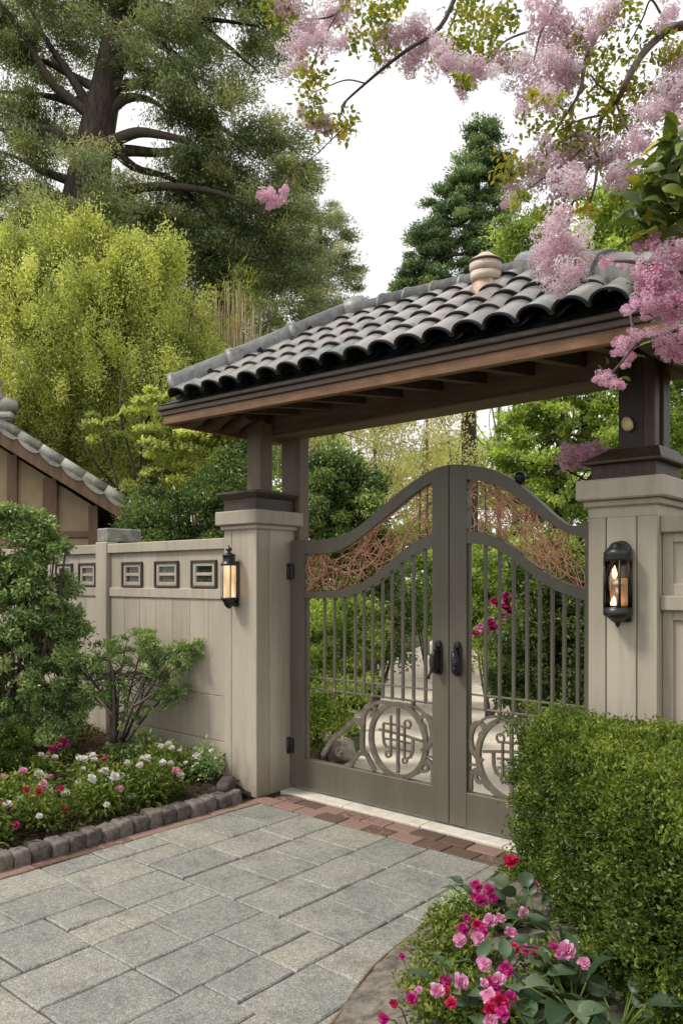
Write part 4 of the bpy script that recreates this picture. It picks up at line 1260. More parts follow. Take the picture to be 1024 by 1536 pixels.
BC = pb([(-60, 60, 90, 80), (40, 20, 80, 50), (80, 70, 45, 40, .6), (30, 110, 40, 30), (150, 60, 40, 70, .7), (80, 200, 40, 50, .6), (105, 290, 50, 60, .9), (60, 260, 30, 40, -.4), (112, 235, 32, 34, -.9, .55), (168, 45, 34, 40, -.7, .6), (140, 330, 50, 34, -.9), (90, 320, 36, 34, -.8), (60, 180, 60, 40, .3),
         (20, 175, 50, 30), (-20, 280, 70, 40), (25, 310, 60, 30), (60, 330, 60, 40, -.5), (210, 20, 60, 40), (270, 60, 60, 45, -.4), (330, 20, 80, 35), (400, 40, 45, 40), (420, 90, 30, 22, 0, .5),
         (265, 110, 50, 45, -.6), (300, 150, 60, 40, -.3), (245, 150, 25, 40), (340, 190, 70, 45, -.4), (395, 215, 45, 45), (315, 228, 40, 28), (410, 250, 50, 40, -.2), (330, 245, 70, 40),
         (240, 292, 60, 26), (200, 322, 60, 40), (290, 300, 70, 50, .3), (375, 290, 70, 45), (425, 320, 40, 50, .4), (160, 350, 70, 50, .4), (265, 355, 80, 50, .5), (355, 360, 80, 55, .6), (430, 380, 50, 60, .6),
         (360, 90, 50, 35, .3, .7), (10, -40, 120, 60), (200, -60, 120, 60), (340, -50, 110, 60), (-90, 180, 60, 60), (100, 420, 120, 70, .8), (250, 430, 110, 70, .8), (380, 450, 100, 70, .8),(200,90,20,40,-.3,.5)], D1, .8)
foliage('crown', BC, 24, 560, .40, .080, .018, M['conifer'], t, .6, 1.5, 'diamond', .3, .9, .1, .4, 21)
# soft grey conifer behind
base = at(330, 869, 17); base[2] = -.05
t = thing('conifer_tree', 'soft grey green conifer behind the dry reeds', 'tree', base)
m = MB(); limb(m, [base, at(330, 500, 17), at(325, 300, 17)], .3, .1, 10); m.build('trunk', M['bark'], t)
foliage('crown', pb([(260, 330, 80, 60), (340, 340, 90, 60), (420, 370, 60, 70), (240, 420, 80, 70), (330, 430, 90, 80), (410, 460, 65, 80), (300, 520, 110, 70), (420, 540, 70, 60), (250, 620, 120, 80), (390, 630, 90, 70)], 17), 30, 420, .52, .085, .020, M['conifer_grey'], t, .6, .9, 'diamond', .3, .7, .1, .45, 22)
# small conifer right of it
base = at(475, 869, 20); base[2] = -.05
t = thing('conifer_tree', 'slender grey green conifer with bare stem behind the roof hip', 'tree', base)
m = MB(); limb(m, [base, at(474, 600, 20), at(476, 450, 20), at(480, 330, 20)], .2, .06, 8); m.build('trunk', M['bark'], t)
foliage('crown', pb([(480, 320, 32, 40), (455, 350, 30, 30), (505, 365, 25, 35), (485, 400, 45, 35), (510, 415, 25, 28), (455, 420, 40, 35), (520, 445, 26, 20, 0, .7), (440, 470, 40, 40), (450, 300, 22, 40, 0, .6), (515, 330, 14, 26, 0, .5), (500, 480, 40, 30)], 20), 42, 340, .38, .085, .022, M['conifer_grey'], t, .6, .8, 'diamond', .3, .7, .1, .5, 23)
# conical evergreen right of centre
base = at(702, 869, 18); base[2] = -.05
t = thing('conifer_tree', 'pointed blue green conifer standing behind the clay vent', 'tree', base)
m = MB(); limb(m, [base, at(703, 600, 18), at(706, 400, 18), at(722, 210, 18)], .22, .04, 8)
for (a, b, c, d) in ((704, 420, 640, 440), (704, 380, 640, 400), (706, 340, 650, 350), (710, 300, 655, 310), (712, 330, 760, 330), (715, 270, 760, 250), (706, 390, 770, 400)):
    limb(m, [at(a, b, 18), at((a + c) / 2, (b + d) / 2 - 6, 17.9), at(c, d, 18)], .05, .015, 5, 4)
m.build('trunk', M['bark'], t)
foliage('crown', pb([(724, 210, 16, 24, 0, 1.6), (722, 238, 28, 16, 0, 1.3), (708, 262, 26, 18), (750, 245, 22, 12), (690, 280, 22, 20), (728, 275, 32, 18), (755, 268, 14, 9), (670, 300, 22, 16), (705, 305, 30, 18), (740, 305, 24, 20), (655, 330, 22, 18), (690, 340, 30, 22), (735, 345, 26, 24), (640, 360, 22, 16), (680, 375, 34, 20), (725, 385, 34, 22), (640, 392, 28, 18), (622, 412, 18, 9), (675, 412, 40, 18), (730, 420, 40, 20), (612, 430, 16, 6), (650, 430, 40, 12), (700, 450, 60, 20), (700, 520, 60, 50), (660, 360, 12, 10), (760, 360, 16, 20)], 18, 1.2), 60, 250, .27, .085, .03, M['cone'], t, .5, .8, 'diamond', .5, .8, .0, .5, 24)
# lime spring tree (left)
base = at(262, 869, 11.3); base[2] = -.05
t = thing('spring_tree', 'broad lime green spring tree rising behind the house and fence', 'tree', base)
BL = pb([(20, 420, 60, 65), (90, 385, 60, 45), (150, 410, 55, 60), (60, 480, 90, 60, -.3), (215, 420, 55, 45), (250, 390, 26, 22), (170, 480, 80, 50), (250, 470, 45, 40), (275, 520, 45, 35), (120, 545, 110, 55, -.4), (230, 555, 75, 45), (300, 545, 30, 32), (40, 570, 70, 60), (310, 580, 25, 26, 0, .7), (130, 355, 22, 18), (120, 620, 110, 55), (235, 625, 80, 50), (290, 660, 60, 40), (-40, 460, 60, 90), (60, 660, 90, 60), (190, 690, 90, 50), (0, 380, 40, 30), (185,375,26,20)], 11)
m = MB(); rng = np.random.default_rng(5)
forks = []
for k, px in enumerate((60, 110, 150, 185, 215, 250, 285, 170, 130)):
    top = at(px + (-30 + 15 * (k % 5)), 420 + 40 * (k % 4), 11 + .4 * ((k % 3) - 1)); b0 = base + RT * (px - 240) * .0045
    midp = at(.6 * px + 95, 720 - 15 * (k % 3), 11.1); limb(m, [b0, midp, lerp(midp, top, .5) + rng.normal(0, .1, 3), top], .045, .01, 6, 5)
    forks += [midp, lerp(midp, top, .4), lerp(midp, top, .7)]
twigs(m, BL, forks, 260, .009, rng)
m.build('trunk', M['bark'], t)
foliage('crown', BL, 90, 250, .21, .046, .020, M['lime'], t, 2.1, .5, 'diamond', .5, .5, -.35, .2, 25, .6)
# fine branched arching tree in front of it
base = at(232, 869, 9.6); base[2] = -.05
t = thing('twiggy_maple', 'fine branched young maple with dark curving twigs above the fence', 'tree', base)
m = MB(); rng = np.random.default_rng(8)
for l in ([(232, 869), (225, 820), (190, 760), (165, 690), (150, 650)], [(232, 869), (228, 800), (212, 740), (212, 670), (214, 620), (235, 600)], [(200, 740), (222, 680), (228, 640), (205, 600), (165, 570)], [(228, 800), (190, 750), (140, 690), (125, 660)],
          [(214, 640), (226, 618), (220, 590)], [(230, 830), (240, 760), (270, 715), (310, 700)], [(205, 720), (190, 660), (180, 610), (185, 560)], [(230, 830), (250, 780), (290, 740)]):
    limb(m, [at(x, y, 9.6 + .02 * ((x * 7) % 20 - 10)) for x, y in l], .022, .007, 6, 6)
m.build('trunk', M['bark'], t)
foliage('crown', pb([(300, 680, 50, 22), (340, 690, 35, 18), (265, 715, 45, 16), (240, 665, 35, 22), (290, 645, 50, 18), (355, 655, 25, 16), (225, 735, 30, 10), (285, 745, 22, 8), (220, 600, 40, 20, 0, .5), (160, 640, 40, 30, 0, .5), (330, 650, 35, 25)], 9.4, .9), 60, 170, .16, .055, .032, M['lime'], t, .35, .4, 'diamond', .9, .5, .0, .4, 26)
# reeds
base = at(335, 869, 12.3); base[2] = -.05
t = thing('reed_clump', 'tall clump of dry tan reeds above the roof hip', 'reeds', base)
m = MB(); rng = np.random.default_rng(3)
for k in range(300):
    f = rng.uniform(-1, 1); px = 338 + 46 * f
    h = 560 - 140 * (1 - .55 * f * f) * rng.uniform(.25, 1.0)
    d = 12.3 + rng.normal(0, .35)
    b0 = at(px + rng.normal(0, 5), 869, d); b0[2] = 0
    tp = at(px + 12 * f + rng.normal(0, 9), h, d); mid = lerp(b0, tp, .6) + rng.normal(0, .06, 3)
    limb(m, [b0, mid, tp], .009, .0025, 5, 3)
m.build('stems', M['reed'], t)
foliage('leaves', pb([(335, 490, 50, 50, 0, .7), (370, 450, 25, 40, 0, .8), (320, 540, 50, 40)], 12.3), 30, 26, .25, .20, .016, M['vineleaf'], t, 1.5, 0, 'diamond', .2, .3, -.8, .3, 27)
# dark shrubs behind the fence
base = at(270, 869, 9.0); base[2] = -.05
t = thing('evergreen_shrub', 'dark olive evergreen shrub just above the fence rail beside the left pillar', 'shrub', base)
m = MB(); limb(m, [base, at(270, 800, 9)], .05, .03); m.build('stem', M['bark'], t)
foliage('foliage', pb([(250, 780, 55, 45), (310, 770, 40, 50), (345, 700, 30, 40, .3), (330, 740, 40, 40), (225, 800, 30, 30), (280, 830, 90, 40), (345, 790, 30, 50)], 9.0), 44, 260, .18, .05, .022, M['dark'], t, .7, 0, 'fold', .5, .6, 0, .5, 28)

# ------------------------------------------------------------- seen through and over the gate
base = at(515, 869, 8.2); base[2] = -.03
t = thing('evergreen_shrub', 'rounded glossy dark shrub seen over the left gate leaf', 'shrub', base)
m = MB(); limb(m, [base, at(515, 760, 8.2)], .05, .03); m.build('stem', M['bark'], t)
foliage('foliage', pb([(510, 720, 38, 32), (540, 745, 34, 40), (485, 760, 40, 50), (530, 800, 50, 50), (480, 830, 60, 50), (545, 850, 50, 45), (500, 700, 28, 18, 0, .8), (520, 890, 70, 40)], 8.2), 48, 250, .16, .055, .026, M['dark'], t, .7, 0, 'fold', .6, .6, 0, .5, 29)
def thin_tree(px, d, lab, blobs, seed, forks=4, mat='birch', rad=.06, lean=0, subs=34, per=90, L=.07, W=.04, sr=.36, top=560):
    base = at(px, 869, d); base[2] = -.05
    t = thing('slender_tree', lab, 'tree', base, None)
    m = MB(); rng = np.random.default_rng(seed)
    q = [base, at(px + lean * .3, 760, d), at(px + lean, top, d)]
    limb(m, q, rad, rad * .35, 8)
    B = pb(blobs, d)
    twigs(m, B, [lerp(q[1], q[2], k / 5) for k in range(5)], 22, rad * .25, rng)
    m.build('trunk', M['bark_light'], t)
    foliage('crown', B, subs, per, sr, L, W, M[mat], t, .7, 0, 'diamond', .4, .4, .1, .3, seed)
thin_tree(500, 14, 'pale spring tree with forked stems behind the dark glossy shrub', [(480, 640, 40, 40), (520, 650, 40, 45), (500, 600, 45, 40), (550, 690, 40, 40), (480, 690, 30, 30)], 31, top=570)
thin_tree(562, 15.5, 'thin pale birch at the middle of the opening, left of the tallest gate point', [(560, 620, 45, 40), (590, 660, 40, 45), (560, 720, 50, 40), (610, 720, 45, 40), (600, 600, 40, 40)], 32, top=570)
thin_tree(640, 16.5, 'pale feathery tree directly above the meeting gate stiles', [(640, 640, 40, 40), (670, 660, 40, 40), (630, 700, 45, 35), (680, 690, 35, 30), (655, 590, 45, 40), (650, 740, 60, 40)], 33, top=560)
thin_tree(705, 19, 'bare stemmed tree in the bright gap under the beam', [(700, 680, 40, 25, 0, .7), (735, 690, 35, 25), (690, 570, 45, 30), (720, 740, 60, 40)], 34, lean=-10, top=560, rad=.09)
thin_tree(748, 17, 'straight trunked tree left of the green garden tree', [(740, 710, 40, 30), (770, 730, 40, 30), (745, 560, 50, 35), (760,680,25,25)], 35, rad=.075, top=540, mat='green')
base = at(830, 869, 10.5); base[2] = -.05
t = thing('garden_tree', 'bright green leafy tree beside the right pillar, beyond the gate', 'tree', base)
BG = pb([(800, 640, 40, 40), (850, 620, 50, 45), (900, 640, 45, 50), (820, 690, 60, 40), (880, 710, 50, 45), (770, 690, 35, 35), (840, 750, 60, 40), (790, 740, 40, 30), (900, 770, 50, 50), (830, 580, 50, 30), (900, 580, 50, 40), (960, 640, 60, 60), (1010, 600, 60, 60), (1040, 700, 60, 80), (770, 620, 28, 25, 0, .6), (980, 740, 60, 60)], 10.5)
m = MB(); rng = np.random.default_rng(4)
limb(m, [base, at(835, 760, 10.5), at(845, 600, 10.5)], .09, .03, 8); twigs(m, BG, [at(835, 760, 10.5), at(838, 700, 10.5), at(842, 650, 10.5)], 50, .018, rng)
limb(m, [at(850, 720, 10.2), at(800, 695, 10.1), at(760, 690, 10)], .02, .006, 5)
m.build('trunk', M['bark'], t)
foliage('crown', BG, 44, 190, .22, .062, .032, M['green'], t, .5, .2, 'diamond', .7, .5, .1, .4, 36)
# trees right, over the roof
base = at(965, 869, 9.0); base[2] = -.05
t = thing('garden_tree', 'mid green leafy tree showing above the right end of the tiled roof', 'tree', base)
m = MB(); limb(m, [base, at(962, 600, 9), at(925, 380, 9)], .12, .03); m.build('trunk', M['bark'], t)
foliage('crown', pb([(905, 330, 38, 35), (890, 370, 38, 35), (930, 370, 45, 45), (905, 410, 50, 40), (960, 330, 60, 60), (1010, 400, 70, 70), (960, 470, 70, 60), (900, 460, 60, 50)], 9.0), 44, 190, .2, .06, .03, M['green'], t, .6, 0, 'diamond', .6, .5, 0, .45, 37)
base = at(775, 869, 14.0); base[2] = -.05
t = thing('garden_tree', 'yellow green tree between the pointed conifer and the blossom', 'tree', base)
m = MB(); limb(m, [base, at(775, 600, 14), at(775, 380, 14)], .12, .03); m.build('trunk', M['bark'], t)
foliage('crown', pb([(770, 345, 26, 22), (790, 380, 30, 30), (760, 390, 26, 22), (800, 330, 22, 22, 0, .7), (780, 430, 50, 40), (775, 500, 60, 50)], 14.0), 50, 170, .24, .07, .036, M['green'], t, .6, 0, 'diamond', .6, .5, 0, .4, 38)
# far wood behind everything
def far():
    bl = []
    rng = np.random.default_rng(77)
    for px in range(-700, 1900, 90):
        h = 700 if 520 < px < 760 else 640
        for k in range(3):
            d = 27 + rng.uniform(-2, 3)
            bl.append((px + rng.uniform(-30, 30), h + 75 * k + rng.uniform(-15, 15), 75, 55, d - 27))
    B = pb(bl, 27)
    return B
o = link('far_wood', None) if False else None
P = far()
foliage('far_wood', P, 15, 130, .75, .20, .11, M['green'], None, .6, 0, 'diamond', .5, .5, 0, .3, 39)
tag(bpy.data.objects['far_wood'], 'pale green wood closing the view far beyond the gate', None, None, 'stuff')

# garden shrubs seen through the bars
def shrub(name, lab, cat, d, blobs, mat, seed, subs=44, per=200, sr=.13, L=.042, W=.022, stem=True, tm='fold', px=None, group=None):
    B = pb(blobs, d)
    px = px or blobs[0][0]
    base = at(px, 869, d); base[2] = -.03
    t = thing(name, lab, cat, base, group)
    if stem:
        m = MB(); rng = np.random.default_rng(seed)
        for k in range(5):
            c = B[rng.integers(len(B))][0]; limb(m, [base + rng.normal(0, .03, 3) * np.array([1, 1, 0]), lerp(base, c, .6) + rng.normal(0, .03, 3), c], .016, .006, 6, 4)
        m.build('stem', M['twig'], t)
    foliage('foliage', B, subs, per, sr, L, W, M[mat], t, .7, 0, tm, .6, .6, 0, .45, seed)
    return t
shrub('garden_shrub', 'yellow green shrub behind the hinge side bars of the left gate leaf', 'shrub', 7.2, [(490, 940, 35, 50), (520, 970, 40, 45), (478, 1000, 30, 30), (540, 930, 30, 35)], 'green', 41)
shrub('garden_shrub', 'dark shrub above the path in the middle of the left gate leaf', 'shrub', 9.5, [(560, 930, 40, 50), (590, 950, 30, 40), (540, 980, 30, 30), (605, 900, 40, 50)], 'dark', 42, sr=.18, L=.055, W=.028)
shrub('garden_shrub', 'mid green shrub beside the left gate handle, at the path edge', 'shrub', 12.5, [(640, 900, 40, 45), (665, 930, 35, 40), (620, 870, 40, 40), (700, 900, 45, 50), (690, 850, 50, 40)], 'green', 43, sr=.25, L=.07, W=.038)
shrub('garden_shrub', 'dark leafy shrub filling the right gate leaf behind its bars', 'shrub', 6.6, [(830, 950, 55, 70), (790, 1000, 45, 50), (860, 1010, 50, 50), (810, 890, 45, 50), (870, 900, 40, 60), (770, 1030, 30, 28), (900, 960, 50, 80), (850, 1050, 60, 40)], 'midgreen', 44, subs=60)
shrub('garden_shrub', 'bright green low shrub under the magenta azalea', 'shrub', 7.4, [(750, 965, 30, 30), (765, 935, 32, 40), (790, 1015, 30, 26), (775, 990, 30, 25), (795, 930, 30, 40), (735, 955, 20, 20)], 'green', 45, px=800)
shrub('garden_shrub', 'tall dark shrub rising behind the azalea blooms', 'shrub', 9.0, [(730, 870, 50, 50), (780, 850, 50, 50), (760, 900, 60, 50), (720, 920, 40, 40), (830, 840, 60, 50), (880, 850, 50, 60)], 'green', 46, sr=.17, L=.055, W=.028, subs=50)
shrub('garden_shrub', 'thin twiggy plant with pale leaves in the lower corner of the left gate leaf', 'shrub', 6.6, [(490, 1050, 28, 22, 0, .7), (530, 1030, 26, 16, 0, .6), (500, 1085, 24, 16, 0, .6), (475, 1100, 16, 20, 0, .6)], 'green', 47, subs=80, per=80, sr=.10, L=.04, W=.02)
for q, (px, py, w, lab) in enumerate(((500, 1090, 26, 'low bright plant at the left path edge, nearest the gate'), (540, 1062, 22, 'low bright plant at the left path edge, behind the boulder'), (555, 1030, 22, 'low bright plant at the left path edge below the dark shrub'),
                                      (690, 1012, 16, 'low plant on the path edge seen right of the gate handles'), (745, 1046, 20, 'low plant on the right path edge below the azalea'), (590, 985, 12, 'low plant at the bend of the path'))):
    pt = on(px, py, 2, 0); dd = float((pt - CAM) @ FW)
    shrub('border_plant', lab, 'plant', dd, [(px, py - w * .55, w, w * .7)], ('green', 'bed', 'midgreen')[q % 3], 400 + q, 130, 60, .06 * dd / 8, .04, .018, px=px, group='low plants along the garden path')
rock('boulder', at(490, 1130, 6.9) * np.array([1, 1, 0]) + np.array([0, 0, .10]), (.22, .14, .12), M['pinkrock'], 'pinkish boulder among plants behind the lower left scrollwork', 'boulder', 12, rot=.4)

# ================================================================== FLOWERS: shared heads
def head_mesh(name, mat, seed, n=30, flat=.55):
    rng = np.random.default_rng(seed)
    k = np.arange(n); a = k * 2.39996; e = np.linspace(1.25, .05, n)
    D = np.stack([np.cos(a) * np.cos(e), np.sin(a) * np.cos(e), np.sin(e)], 1) + rng.normal(0, .12, (n, 3))
    N = np.stack([-np.cos(a) * np.sin(e), -np.sin(a) * np.sin(e), np.cos(e)], 1) + rng.normal(0, .2, (n, 3))
    return leaf_mesh(name, np.zeros((n, 3)) + rng.normal(0, .03, (n, 3)), D, N, .9 * (.7 + .5 * rng.random(n)), .62 * (.7 + .5 * rng.random(n)), .5 + rng.normal(0, .2, n), mat, 'petal', None, True)
HEADS = {k: [head_mesh(k + '_bloom', M['rose' if k == 'pink' else k], s + 10, 30) for s in range(3)] for k in ('white', 'pink', 'magenta', 'crimson')}
def bloom(parent, kind, p, r, tilt=.5, yaw=None, name='bloom'):
    o = link(name, HEADS[kind][random.randrange(3)], parent)
    o.location = tuple(np.asarray(p) - wl(parent)); o.scale = (r, r, r * random.uniform(.7, 1.0))
    tcam = CAM - np.asarray(p); az = math.atan2(tcam[1], tcam[0])
    o.rotation_euler = (0, tilt + random.uniform(-.3, .3), az + random.uniform(-.6, .6))
    return o
# fluffy panicles of small florets
def panicle_mesh(name, mat, seed, nfl=150, fr=.10):
    rng = np.random.default_rng(seed)
    lobes = [(rng.normal(0, .40, 3) * np.array([1, 1, .8]), rng.uniform(.35, .6)) for _ in range(8)]
    P = []; O = []; vv = []
    for c, r in lobes:
        n = nfl // 8 + 2
        u = rdir(n, rng); q = r * (.55 + .45 * rng.random((n, 1)))
        P.append(c + u * q); O.append(u + c * .6); vv.append(np.full(n, .5 + rng.normal(0, .14)))
    P = np.concatenate(P); O = unit(np.concatenate(O)); vv = np.concatenate(vv)
    n = len(P); k = 5
    T1 = unit(np.cross(O, rdir(n, rng))); T2 = np.cross(O, T1)
    PP = []; DD = []; NN = []; VV = []
    for i in range(k):
        a = 2 * PI * i / k + rng.random(n)[:, None] * .5
        d = np.cos(a) * T1 + np.sin(a) * T2 + O * .45
        PP.append(P); DD.append(d + rng.normal(0, .15, (n, 3))); NN.append(O + rng.normal(0, .35, (n, 3))); VV.append(vv + rng.normal(0, .17, n))
    PP, DD, NN, VV = map(np.concatenate, (PP, DD, NN, VV))
    return leaf_mesh(name, PP, DD, NN, fr * (.7 + .6 * rng.random(len(PP))), fr * .75, VV, mat, 'petal', None, True)
PAN = {'lilac': [panicle_mesh('lilac_cluster', M['lilac'], 60 + s, 760, .072) for s in range(4)], 'pink': [panicle_mesh('pink_cluster', M['pink'], 80 + s, 560, .09) for s in range(4)]}
def cluster(parent, kind, p, r, name='blossom_cluster', sq=1.0):
    o = link(name, random.choice(PAN[kind]), parent)
    o.location = tuple(np.asarray(p) - wl(parent)); o.scale = (r, r, r * sq)
    o.rotation_euler = (random.uniform(-.5, .5), random.uniform(-.5, .5), random.uniform(0, 6.28))
    return o

# azalea beyond the gate
d = 7.0
base = at(785, 869, d); base[2] = -.03
t = thing('azalea', 'azalea with bright magenta blooms seen through the right gate leaf', 'azalea', base)
m = MB(); limb(m, [base, at(742, 960, d), at(750, 910, d)], .012, .005, 6); limb(m, [at(742, 960, d), at(725, 950, d), at(715, 950, d)], .008, .004, 5); m.build('stem', M['twig'], t)
foliage('foliage', pb([(735, 960, 26, 20), (755, 920, 16, 22, 0, .6)], d), 60, 40, .07, .03, .014, M['bed'], t)
for (px, py, r) in ((742, 904, 9), (760, 897, 10), (758, 912, 11), (754, 926, 9), (735, 935, 9), (721, 942, 9), (712, 952, 8), (738, 945, 8), (760, 903, 8), (728, 950, 7), (745, 940, 8), (766, 918, 7)):
    bloom(t, 'magenta' if py < 925 else random.choice(['magenta', 'pink']), at(px, py, d - .12), r * d / FP, .9)

# ================================================================== LEFT BED
# big grey green shrub at left
base = np.array([-4.10, -1.05, .18])
t = thing('glossy_shrub', 'large grey green shrub with glossy leaves in front of the fence at far left', 'shrub', base)
db = 6.25
BS = pb([(40, 870, 60, 50), (20, 815, 50, 35), (60, 830, 40, 40), (75, 870, 30, 36), (20, 940, 70, 60), (85, 945, 40, 40), (30, 1020, 70, 55), (90, 1000, 36, 45), (60, 1080, 46, 40), (95, 1060, 24, 30), (-50, 900, 70, 90), (-60, 1020, 70, 80), (108, 935, 24, 16, 0, .7), (50, 785, 26, 16, 0, .8), (10, 780, 30, 20)], db)
m = MB(); rng = np.random.default_rng(6)
for k in range(6): limb(m, [base + rng.normal(0, .05, 3) * np.array([1, 1, 0]), at(40 + 10 * k - 20, 1000, db), at(10 + 18 * k, 860 - 8 * k, db)], .022, .008, 6)
twigs(m, BS, [at(40, 1000, db), at(50, 930, db), at(40, 880, db)], 50, .008, rng)
m.build('stem', M['twig'], t)
foliage('foliage', BS, 52, 150, .12, .042, .021, M['shrub'], t, .7, .3, 'fold', .6, .7, 0, .5, 51, cut=lambda P: P[:, 1] < FY - .02)
# round light shrub bottom left
base = np.array([-3.45, -1.72, .2])
t = thing('clipped_shrub', 'small rounded yellow green shrub at the far left of the bed', 'shrub', base)
BS = pb([(8, 1130, 34, 48), (-30, 1130, 40, 50)], 5.55)
m = MB(); limb(m, [base, BS[0][0]], .02, .01, 6); m.build('stem', M['twig'], t)
foliage('foliage', BS, 90, 200, .06, .024, .013, M['hedge'], t, .8, 0, 'fold', .7, .7, 0, .6, 52)
# small multi-stem tree
base = on(170, 1118, 2, .2); ds = float((base - CAM) @ FW)
ds = 6.15; base = at(175, 1112, ds); base[2] = float(soil_z(base[0], base[1])) - .02
t = thing('small_tree', 'small wispy multi stemmed tree standing before the fence boards', 'tree', base)
m = MB(); rng = np.random.default_rng(7)
BT = pb([(135, 1000, 26, 14), (170, 980, 34, 18), (205, 972, 34, 20), (240, 980, 34, 18), (272, 982, 28, 12), (290, 970, 14, 8), (215, 1002, 36, 14), (155, 1022, 34, 12), (250, 1006, 30, 12), (262, 1036, 24, 8), (140, 1045, 20, 8), (215, 960, 16, 12), (180, 1050, 24, 10, 0, .6), (235, 1055, 16, 8, 0, .5), (195, 1080, 18, 12, 0, .5), (118, 1005, 12, 8)], ds)
for l in ([(172, 1112), (171, 1060), (168, 1000), (150, 985)], [(176, 1112), (178, 1040), (185, 990), (190, 965)], [(182, 1112), (200, 1060), (225, 1010), (262, 975), (300, 965)], [(178, 1110), (192, 1050), (205, 1000), (215, 960)],
          [(176, 1100), (155, 1045), (130, 1010), (112, 995)], [(190, 1112), (222, 1070), (250, 1045), (272, 1038)], [(186, 1112), (205, 1070), (240, 1010), (265, 985)], [(200, 1060), (230, 1040), (255, 1010)], [(170, 1075), (150, 1050), (138, 1040)]):
    limb(m, [at(x, y, ds + .03 * ((x * 3) % 10 - 5)) for x, y in l], .014, .0035, 6, 5)
limb(m, [at(171, 1114, ds), at(171, 1050, ds), at(169, 1005, ds)], .032, .018, 8)
twigs(m, BT, [at(170, 1010, ds), at(190, 1010, ds), at(220, 1010, ds), at(240, 1000, ds)], 60, .005, rng)
m.build('trunk', M['twig'], t)
foliage('crown', BT, 60, 34, .06, .040, .0125, M['shrub'], t, .8, 1.0, 'fold', .4, .9, -.35, .25, 53, cut=lambda P: P[:, 1] < FY - .02)
# low ground cover (nobody could count it)
rng = np.random.default_rng(9); n = 70000
gxx = rng.uniform(-5.6, -1.58, n); gyy = rng.uniform(-5.0, -.36, n)
k = (sn(gxx, gyy, 1.3) + rng.normal(0, .35, n)) > -.05; gxx, gyy = gxx[k], gyy[k]; n = len(gxx)
P = np.stack([gxx, gyy, soil_z(gxx, gyy) + rng.uniform(0, .035, n)], 1); D = rng.normal(0, 1, (n, 3)); D[:, 2] = np.abs(D[:, 2]) * .8
o = link('ground_cover', leaf_mesh('ground_cover', P, D, rng.normal(0, .5, (n, 3)) + UP, .03 + .03 * rng.random(n), .008 + .010 * rng.random(n), .4 + rng.normal(0, .22, n), M['moss'], 'diamond'))
tag(o, 'low mossy ground cover over the left flower bed', None, None, 'stuff')
# flowering plants
def low_plant(lab, cx, cy, r, h, blooms, seed, leafmat='bed', L=.034, W=.02, dens=1.0, name='flowering_plant', cat='flowering plant', group='low flowering plants in the left bed', soil=soil_z, br=.034, tm='oval'):
    rng = np.random.default_rng(seed)
    z0 = float(soil(cx, cy)) if callable(soil) else soil
    t = thing(name, lab, cat, (cx, cy, z0), group)
    n = int(1500 * dens * (r / .25) ** 2)
    u = rdir(n, rng); rad = rng.random(n) ** .45
    lump = 1 + .18 * np.sin(5 * np.arctan2(u[:, 1], u[:, 0]) + seed)
    P = np.stack([cx + u[:, 0] * rad * r * lump, cy + u[:, 1] * rad * r * lump, z0 + np.abs(u[:, 2]) * rad * h * lump + .01], 1)
    D = u * .7 + rng.normal(0, .5, (n, 3)); D[:, 2] += .15
    N = UP + rng.normal(0, .55, (n, 3))
    leaf_obj('foliage', P, D, N, L * (.6 + .8 * rng.random(n)), W * (.7 + .6 * rng.random(n)), .5 + rng.normal(0, .2, n) + (P[:, 2] - z0) / h * .25 - .15, M[leafmat], t, tm)
    m = MB()
    for k in range(9):
        a = rng.random() * 6.28; e = np.array([cx + .8 * r * math.cos(a) * rng.random(), cy + .8 * r * math.sin(a) * rng.random(), z0 + h * rng.uniform(.6, 1.0)])
        m.tube([np.array([cx, cy, z0]), lerp(np.array([cx, cy, z0]), e, .5) + rng.normal(0, .01, 3), e], [.004, .003, .0015], 5)
    m.build('stem', M['bed'], t)
    for kind, cnt in blooms:
        for _ in range(cnt):
            a = rng.random() * 6.28; q = r * math.sqrt(rng.random()) * .98
            x, y = cx + q * math.cos(a), cy + q * math.sin(a)
            z = z0 + h * math.sqrt(max(.04, 1 - (q / r) ** 2)) * rng.uniform(.85, 1.12) + .012
            bloom(t, kind, (x, y, z), br * rng.uniform(.65, 1.2), .55)
    return t
low_plant('pink and magenta flowered plant beside the cobbles at far left', -1.78, -2.22, .20, .22, [('magenta', 12), ('pink', 4), ('white', 1)], 101, L=.04)
low_plant('white and crimson flowered plant second from the left along the cobbles', -1.80, -1.86, .21, .23, [('white', 5), ('crimson', 4), ('pink', 2)], 102)
low_plant('leafy plant with mostly white flowers at the middle of the cobbles', -1.79, -1.45, .22, .25, [('white', 8), ('pink', 1)], 103)
low_plant('dense white flowered plant along the cobbles nearest the dark rock', -1.80, -1.05, .24, .26, [('white', 10), ('pink', 1)], 104)
low_plant('white flowered plant tucked between dark rock and small tree', -2.08, -.68, .22, .22, [('white', 6), ('pink', 1)], 105)
low_plant('white flowered plant in the second row, behind the dense white one', -2.18, -1.25, .24, .2, [('white', 6)], 106, dens=.6)
low_plant('sparse plant with white and pink flowers in the second row at left', -2.25, -1.75, .24, .18, [('white', 4), ('pink', 3)], 107, dens=.6)
low_plant('dark leafed plant with one white flower against the left pillar foot', -1.86, -.50, .15, .24, [('white', 2)], 108, 'shrub')
_q = on(138, 1128, 2, .34)
low_plant('magenta flowered clump at the foot of the small tree', _q[0], _q[1], .13, .17, [('magenta', 14), ('white', 1)], 109)
_q = on(92, 1110, 2, .36)
low_plant('magenta flowered clump near the large glossy shrub', _q[0], _q[1], .10, .18, [('magenta', 9), ('white', 1)], 110)
